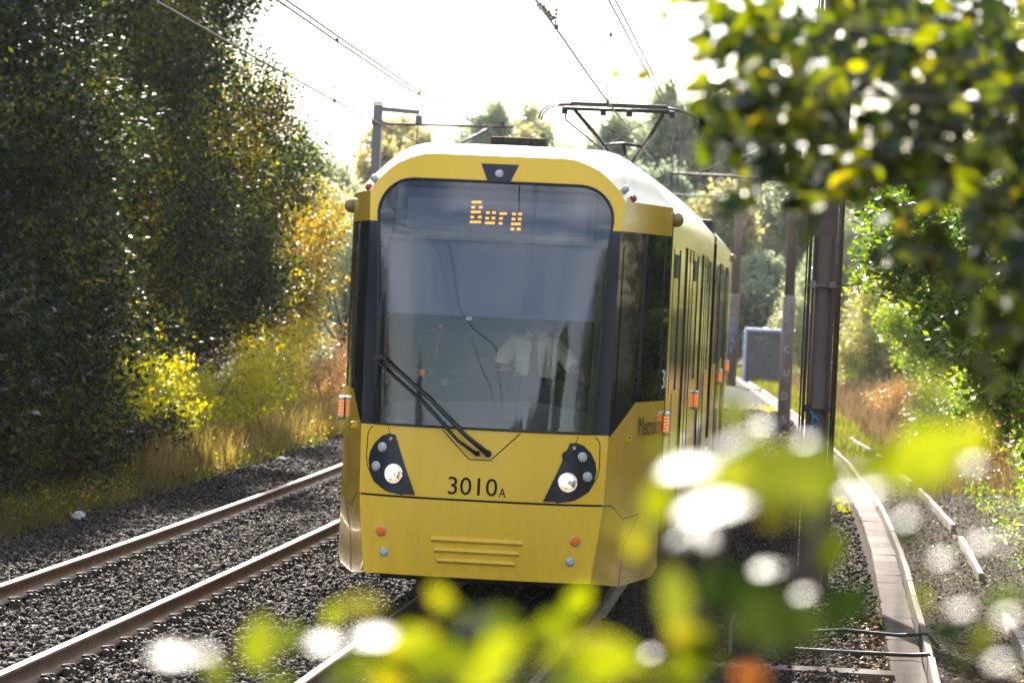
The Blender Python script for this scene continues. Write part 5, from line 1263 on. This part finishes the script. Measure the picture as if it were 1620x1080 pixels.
def near_shrub():
    o = empty('shrub', (2.75, -23.1, -.3)); tag(o, 'out of focus shrub close to the lens with yellow green leaves', 'shrub')
    g = np.random.default_rng(91)
    P = np.array([n[:3] for n in NEAR]); D = np.array([n[3:6] for n in NEAR]); N = np.array([n[6:9] for n in NEAR]); L = np.array([n[9] for n in NEAR]); K = np.array([n[10] for n in NEAR])
    low = P[:, 1] < -21
    P = P - D*L[:, None]*.5
    L = L*np.where(K == 'w', np.where(L > .031, .98, .58), np.where(K == 'd', .8, .95)); W = L*np.where(K == 'w', .9, .62)
    a = low & (K != 'o') & (K != 'd') & (K != 'w')
    P2, D2, N2, L2 = P[a], D[a], N[a], L[a]
    for _ in range(4):      # smaller neighbours on the same sprigs
        m_ = len(P[a]); P2 = np.concatenate([P2, P[a]+g.normal(0, .030, (m_, 3))*np.array([1, 3, .8])]); D2 = np.concatenate([D2, D[a]+g.normal(0, .8, (m_, 3))]); N2 = np.concatenate([N2, N[a]+g.normal(0, .7, (m_, 3))]); L2 = np.concatenate([L2, L[a]*g.uniform(.35, .8, m_)])
    leaf_mesh('foliage', P2, D2, N2, L2, L2*.62, M['leaf_near'], o, fine=True)
    a = low & (K == 'w'); leaf_mesh('foliage', P[a], D[a], N[a], L[a], W[a], M['leaf_near_gloss'], o, fine=True)
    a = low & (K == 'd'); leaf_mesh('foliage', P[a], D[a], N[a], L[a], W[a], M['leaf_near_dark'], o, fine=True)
    a = low & (K == 'o'); leaf_mesh('orange_leaf', P[a], D[a], N[a], L[a], W[a], M['leaf_orange'], o, fine=True)
    # lower leaves of the shrub, below and to the right of the frame
    n = 1500
    C = np.stack([g.uniform(2.1, 3.9, n), g.uniform(-23.7, -22.6, n), g.uniform(.2, 2.25, n)], -1)
    C = C[C[:, 2] < 2.20]; n = len(C)
    LL = g.uniform(.04, .075, n)
    leaf_mesh('foliage', C, g.normal(size=(n, 3)), g.normal(0, .5, (n, 3))+np.array([0, 0, 1]), LL, LL*.6, M['leaf_near'], o, fine=True)
    bm = bmesh.new()
    idx = np.where(low)[0]
    roots = [(2.35, -23.2), (2.6, -23.05), (2.85, -23.15), (3.1, -23.0)]
    tops = []
    for (x, y) in roots:
        t = Vector((x-.1, y-.1, 2.22)); tops.append(t); add_tube(bm, [(x+.1, y+.05, -.3), (x+.03, y, 1.0), t], [.014, .010, .006], 6)
    for i in idx:
        p = Vector(P[i]); t = min(tops, key=lambda q: (q-p).length)
        md = t.lerp(p, .5) + Vector((0, 0, -.03))
        add_tube(bm, [t, md, p], [.0040, .003, .0018], 5)
    bm_obj('stems', bm, M['twig'], o)
    return P[~low], D[~low], N[~low], L[~low]
hp, hd, hn, hl = near_shrub()
def overhang():
    o = empty('tree', (5.2, -18.6, -.3)); tag(o, 'overhanging tree with blurred dark leaves filling the upper right corner', 'tree')
    g = np.random.default_rng(92)
    lobes = [(2.56, -19.32, 3.14, .15, 110), (2.76, -18.8, 3.23, .19, 240), (2.97, -19.08, 3.13, .21, 300), (2.56, -19.53, 2.99, .07, 45), (2.49, -19.73, 3.08, .06, 26), (2.76, -19.31, 3.02, .10, 90),
             (2.93, -19.69, 2.92, .10, 70), (2.46, -19.33, 3.26, .06, 26), (3.03, -19.89, 2.83, .07, 30), (2.66, -18.31, 3.36, .14, 160), (2.92, -18.0, 3.36, .20, 300), (3.25, -18.5, 3.3, .3, 300),
             (3.8, -18.6, 3.5, .6, 500), (3.2, -18.4, 3.9, .6, 500), (4.6, -18.4, 3.4, .8, 700), (4.2, -18.2, 4.4, .9, 900),
             (2.50, -18.9, 3.27, .10, 90), (2.60, -18.6, 3.10, .11, 110), (2.85, -18.9, 2.99, .12, 120), (3.05, -18.7, 2.95, .13, 120), (2.66, -19.0, 2.97, .08, 60), (3.1, -19.2, 3.2, .2, 200),
             (2.49, -19.5, 2.90, .05, 12), (2.60, -19.6, 2.86, .05, 8), (2.80, -19.6, 2.84, .07, 14), (2.93, -19.7, 2.77, .08, 16), (3.03, -19.8, 2.70, .09, 14), (2.44, -19.5, 3.02, .05, 14), (2.42, -19.3, 3.12, .06, 16), (2.47, -19.5, 3.10, .14, 40), (2.40, -19.4, 3.27, .10, 30), (3.0, -19.9, 2.74, .08, 25), (3.04, -19.85, 2.62, .07, 18), (2.95, -19.9, 2.66, .07, 12), (2.86, -19.7, 2.80, .06, 14)]
    P, cs = [], []
    for (x, y, z, r, n) in lobes:
        n = int(n*.72) if n > 25 else n
        d = unit(g.normal(size=(n, 3)))*(g.uniform(0, 1, n)**.45)[:, None]
        P.append(np.array([x, y, z])+d*np.array([r, r*2.2, r])); cs.append((x, y, z))
    P = np.concatenate(P); n = len(P)
    N = g.normal(0, .75, (n, 3))+np.array([0, -.45, .4]); D = g.normal(size=(n, 3))-np.array([0, 0, .5]); L = g.uniform(.040, .078, n)
    P = np.concatenate([P, hp]); N = np.concatenate([N, hn]); D = np.concatenate([D, hd]); L = np.concatenate([L, hl])
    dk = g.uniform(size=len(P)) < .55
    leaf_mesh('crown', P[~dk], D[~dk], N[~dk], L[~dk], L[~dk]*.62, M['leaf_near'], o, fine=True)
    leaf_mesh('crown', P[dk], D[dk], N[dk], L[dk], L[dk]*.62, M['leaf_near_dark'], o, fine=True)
    bm = bmesh.new()
    T = Vector((5.2, -18.6, -.35)); top = Vector((4.7, -18.5, 3.2))
    add_tube(bm, [T, (5.1, -18.6, 1.4), top, (4.3, -18.3, 4.6)], [.10, .085, .06, .03], 8)
    for c in cs:
        e = Vector(c); s0 = Vector((4.7, -18.5, 3.0))
        add_tube(bm, [s0, s0.lerp(e, .33)+Vector((0, .1, .16)), s0.lerp(e, .7)+Vector((.04, -.1, .05)), e], [.010, .007, .004, .002], 6)
    for i in range(0, n, 8):
        e = Vector(P[i]); c = Vector(min(cs, key=lambda q: (Vector(q)-e).length)); add_tube(bm, [c, c.lerp(e, .5)+Vector((0, 0, .01)), e], [.002, .0016, .001], 4)
    for k in range(len(hp)):
        e = Vector(hp[k]); c = Vector((2.42, -19.8, 3.15)); add_tube(bm, [c, c.lerp(e, .5)+Vector((0, 0, .01)), e], [.002, .0016, .001], 4)
    bm_obj('trunk', bm, M['twig'], o)
overhang()

# ------------------------------------------------------------------ haze
bm = bmesh.new(); add_box(bm, (0, 120, 10.5), (500, 560, 23.8))
hz, nt, out = newmat('haze')
pv = nt.nodes.new('ShaderNodeVolumePrincipled'); pv.inputs['Color'].default_value = (.92, .95, 1, 1); pv.inputs['Density'].default_value = .00011; pv.inputs['Anisotropy'].default_value = .35
nt.links.new(pv.outputs[0], out.inputs['Volume'])
tag(bm_obj('haze', bm, hz), 'thin sunlit haze in the air', 'haze', kind='stuff')
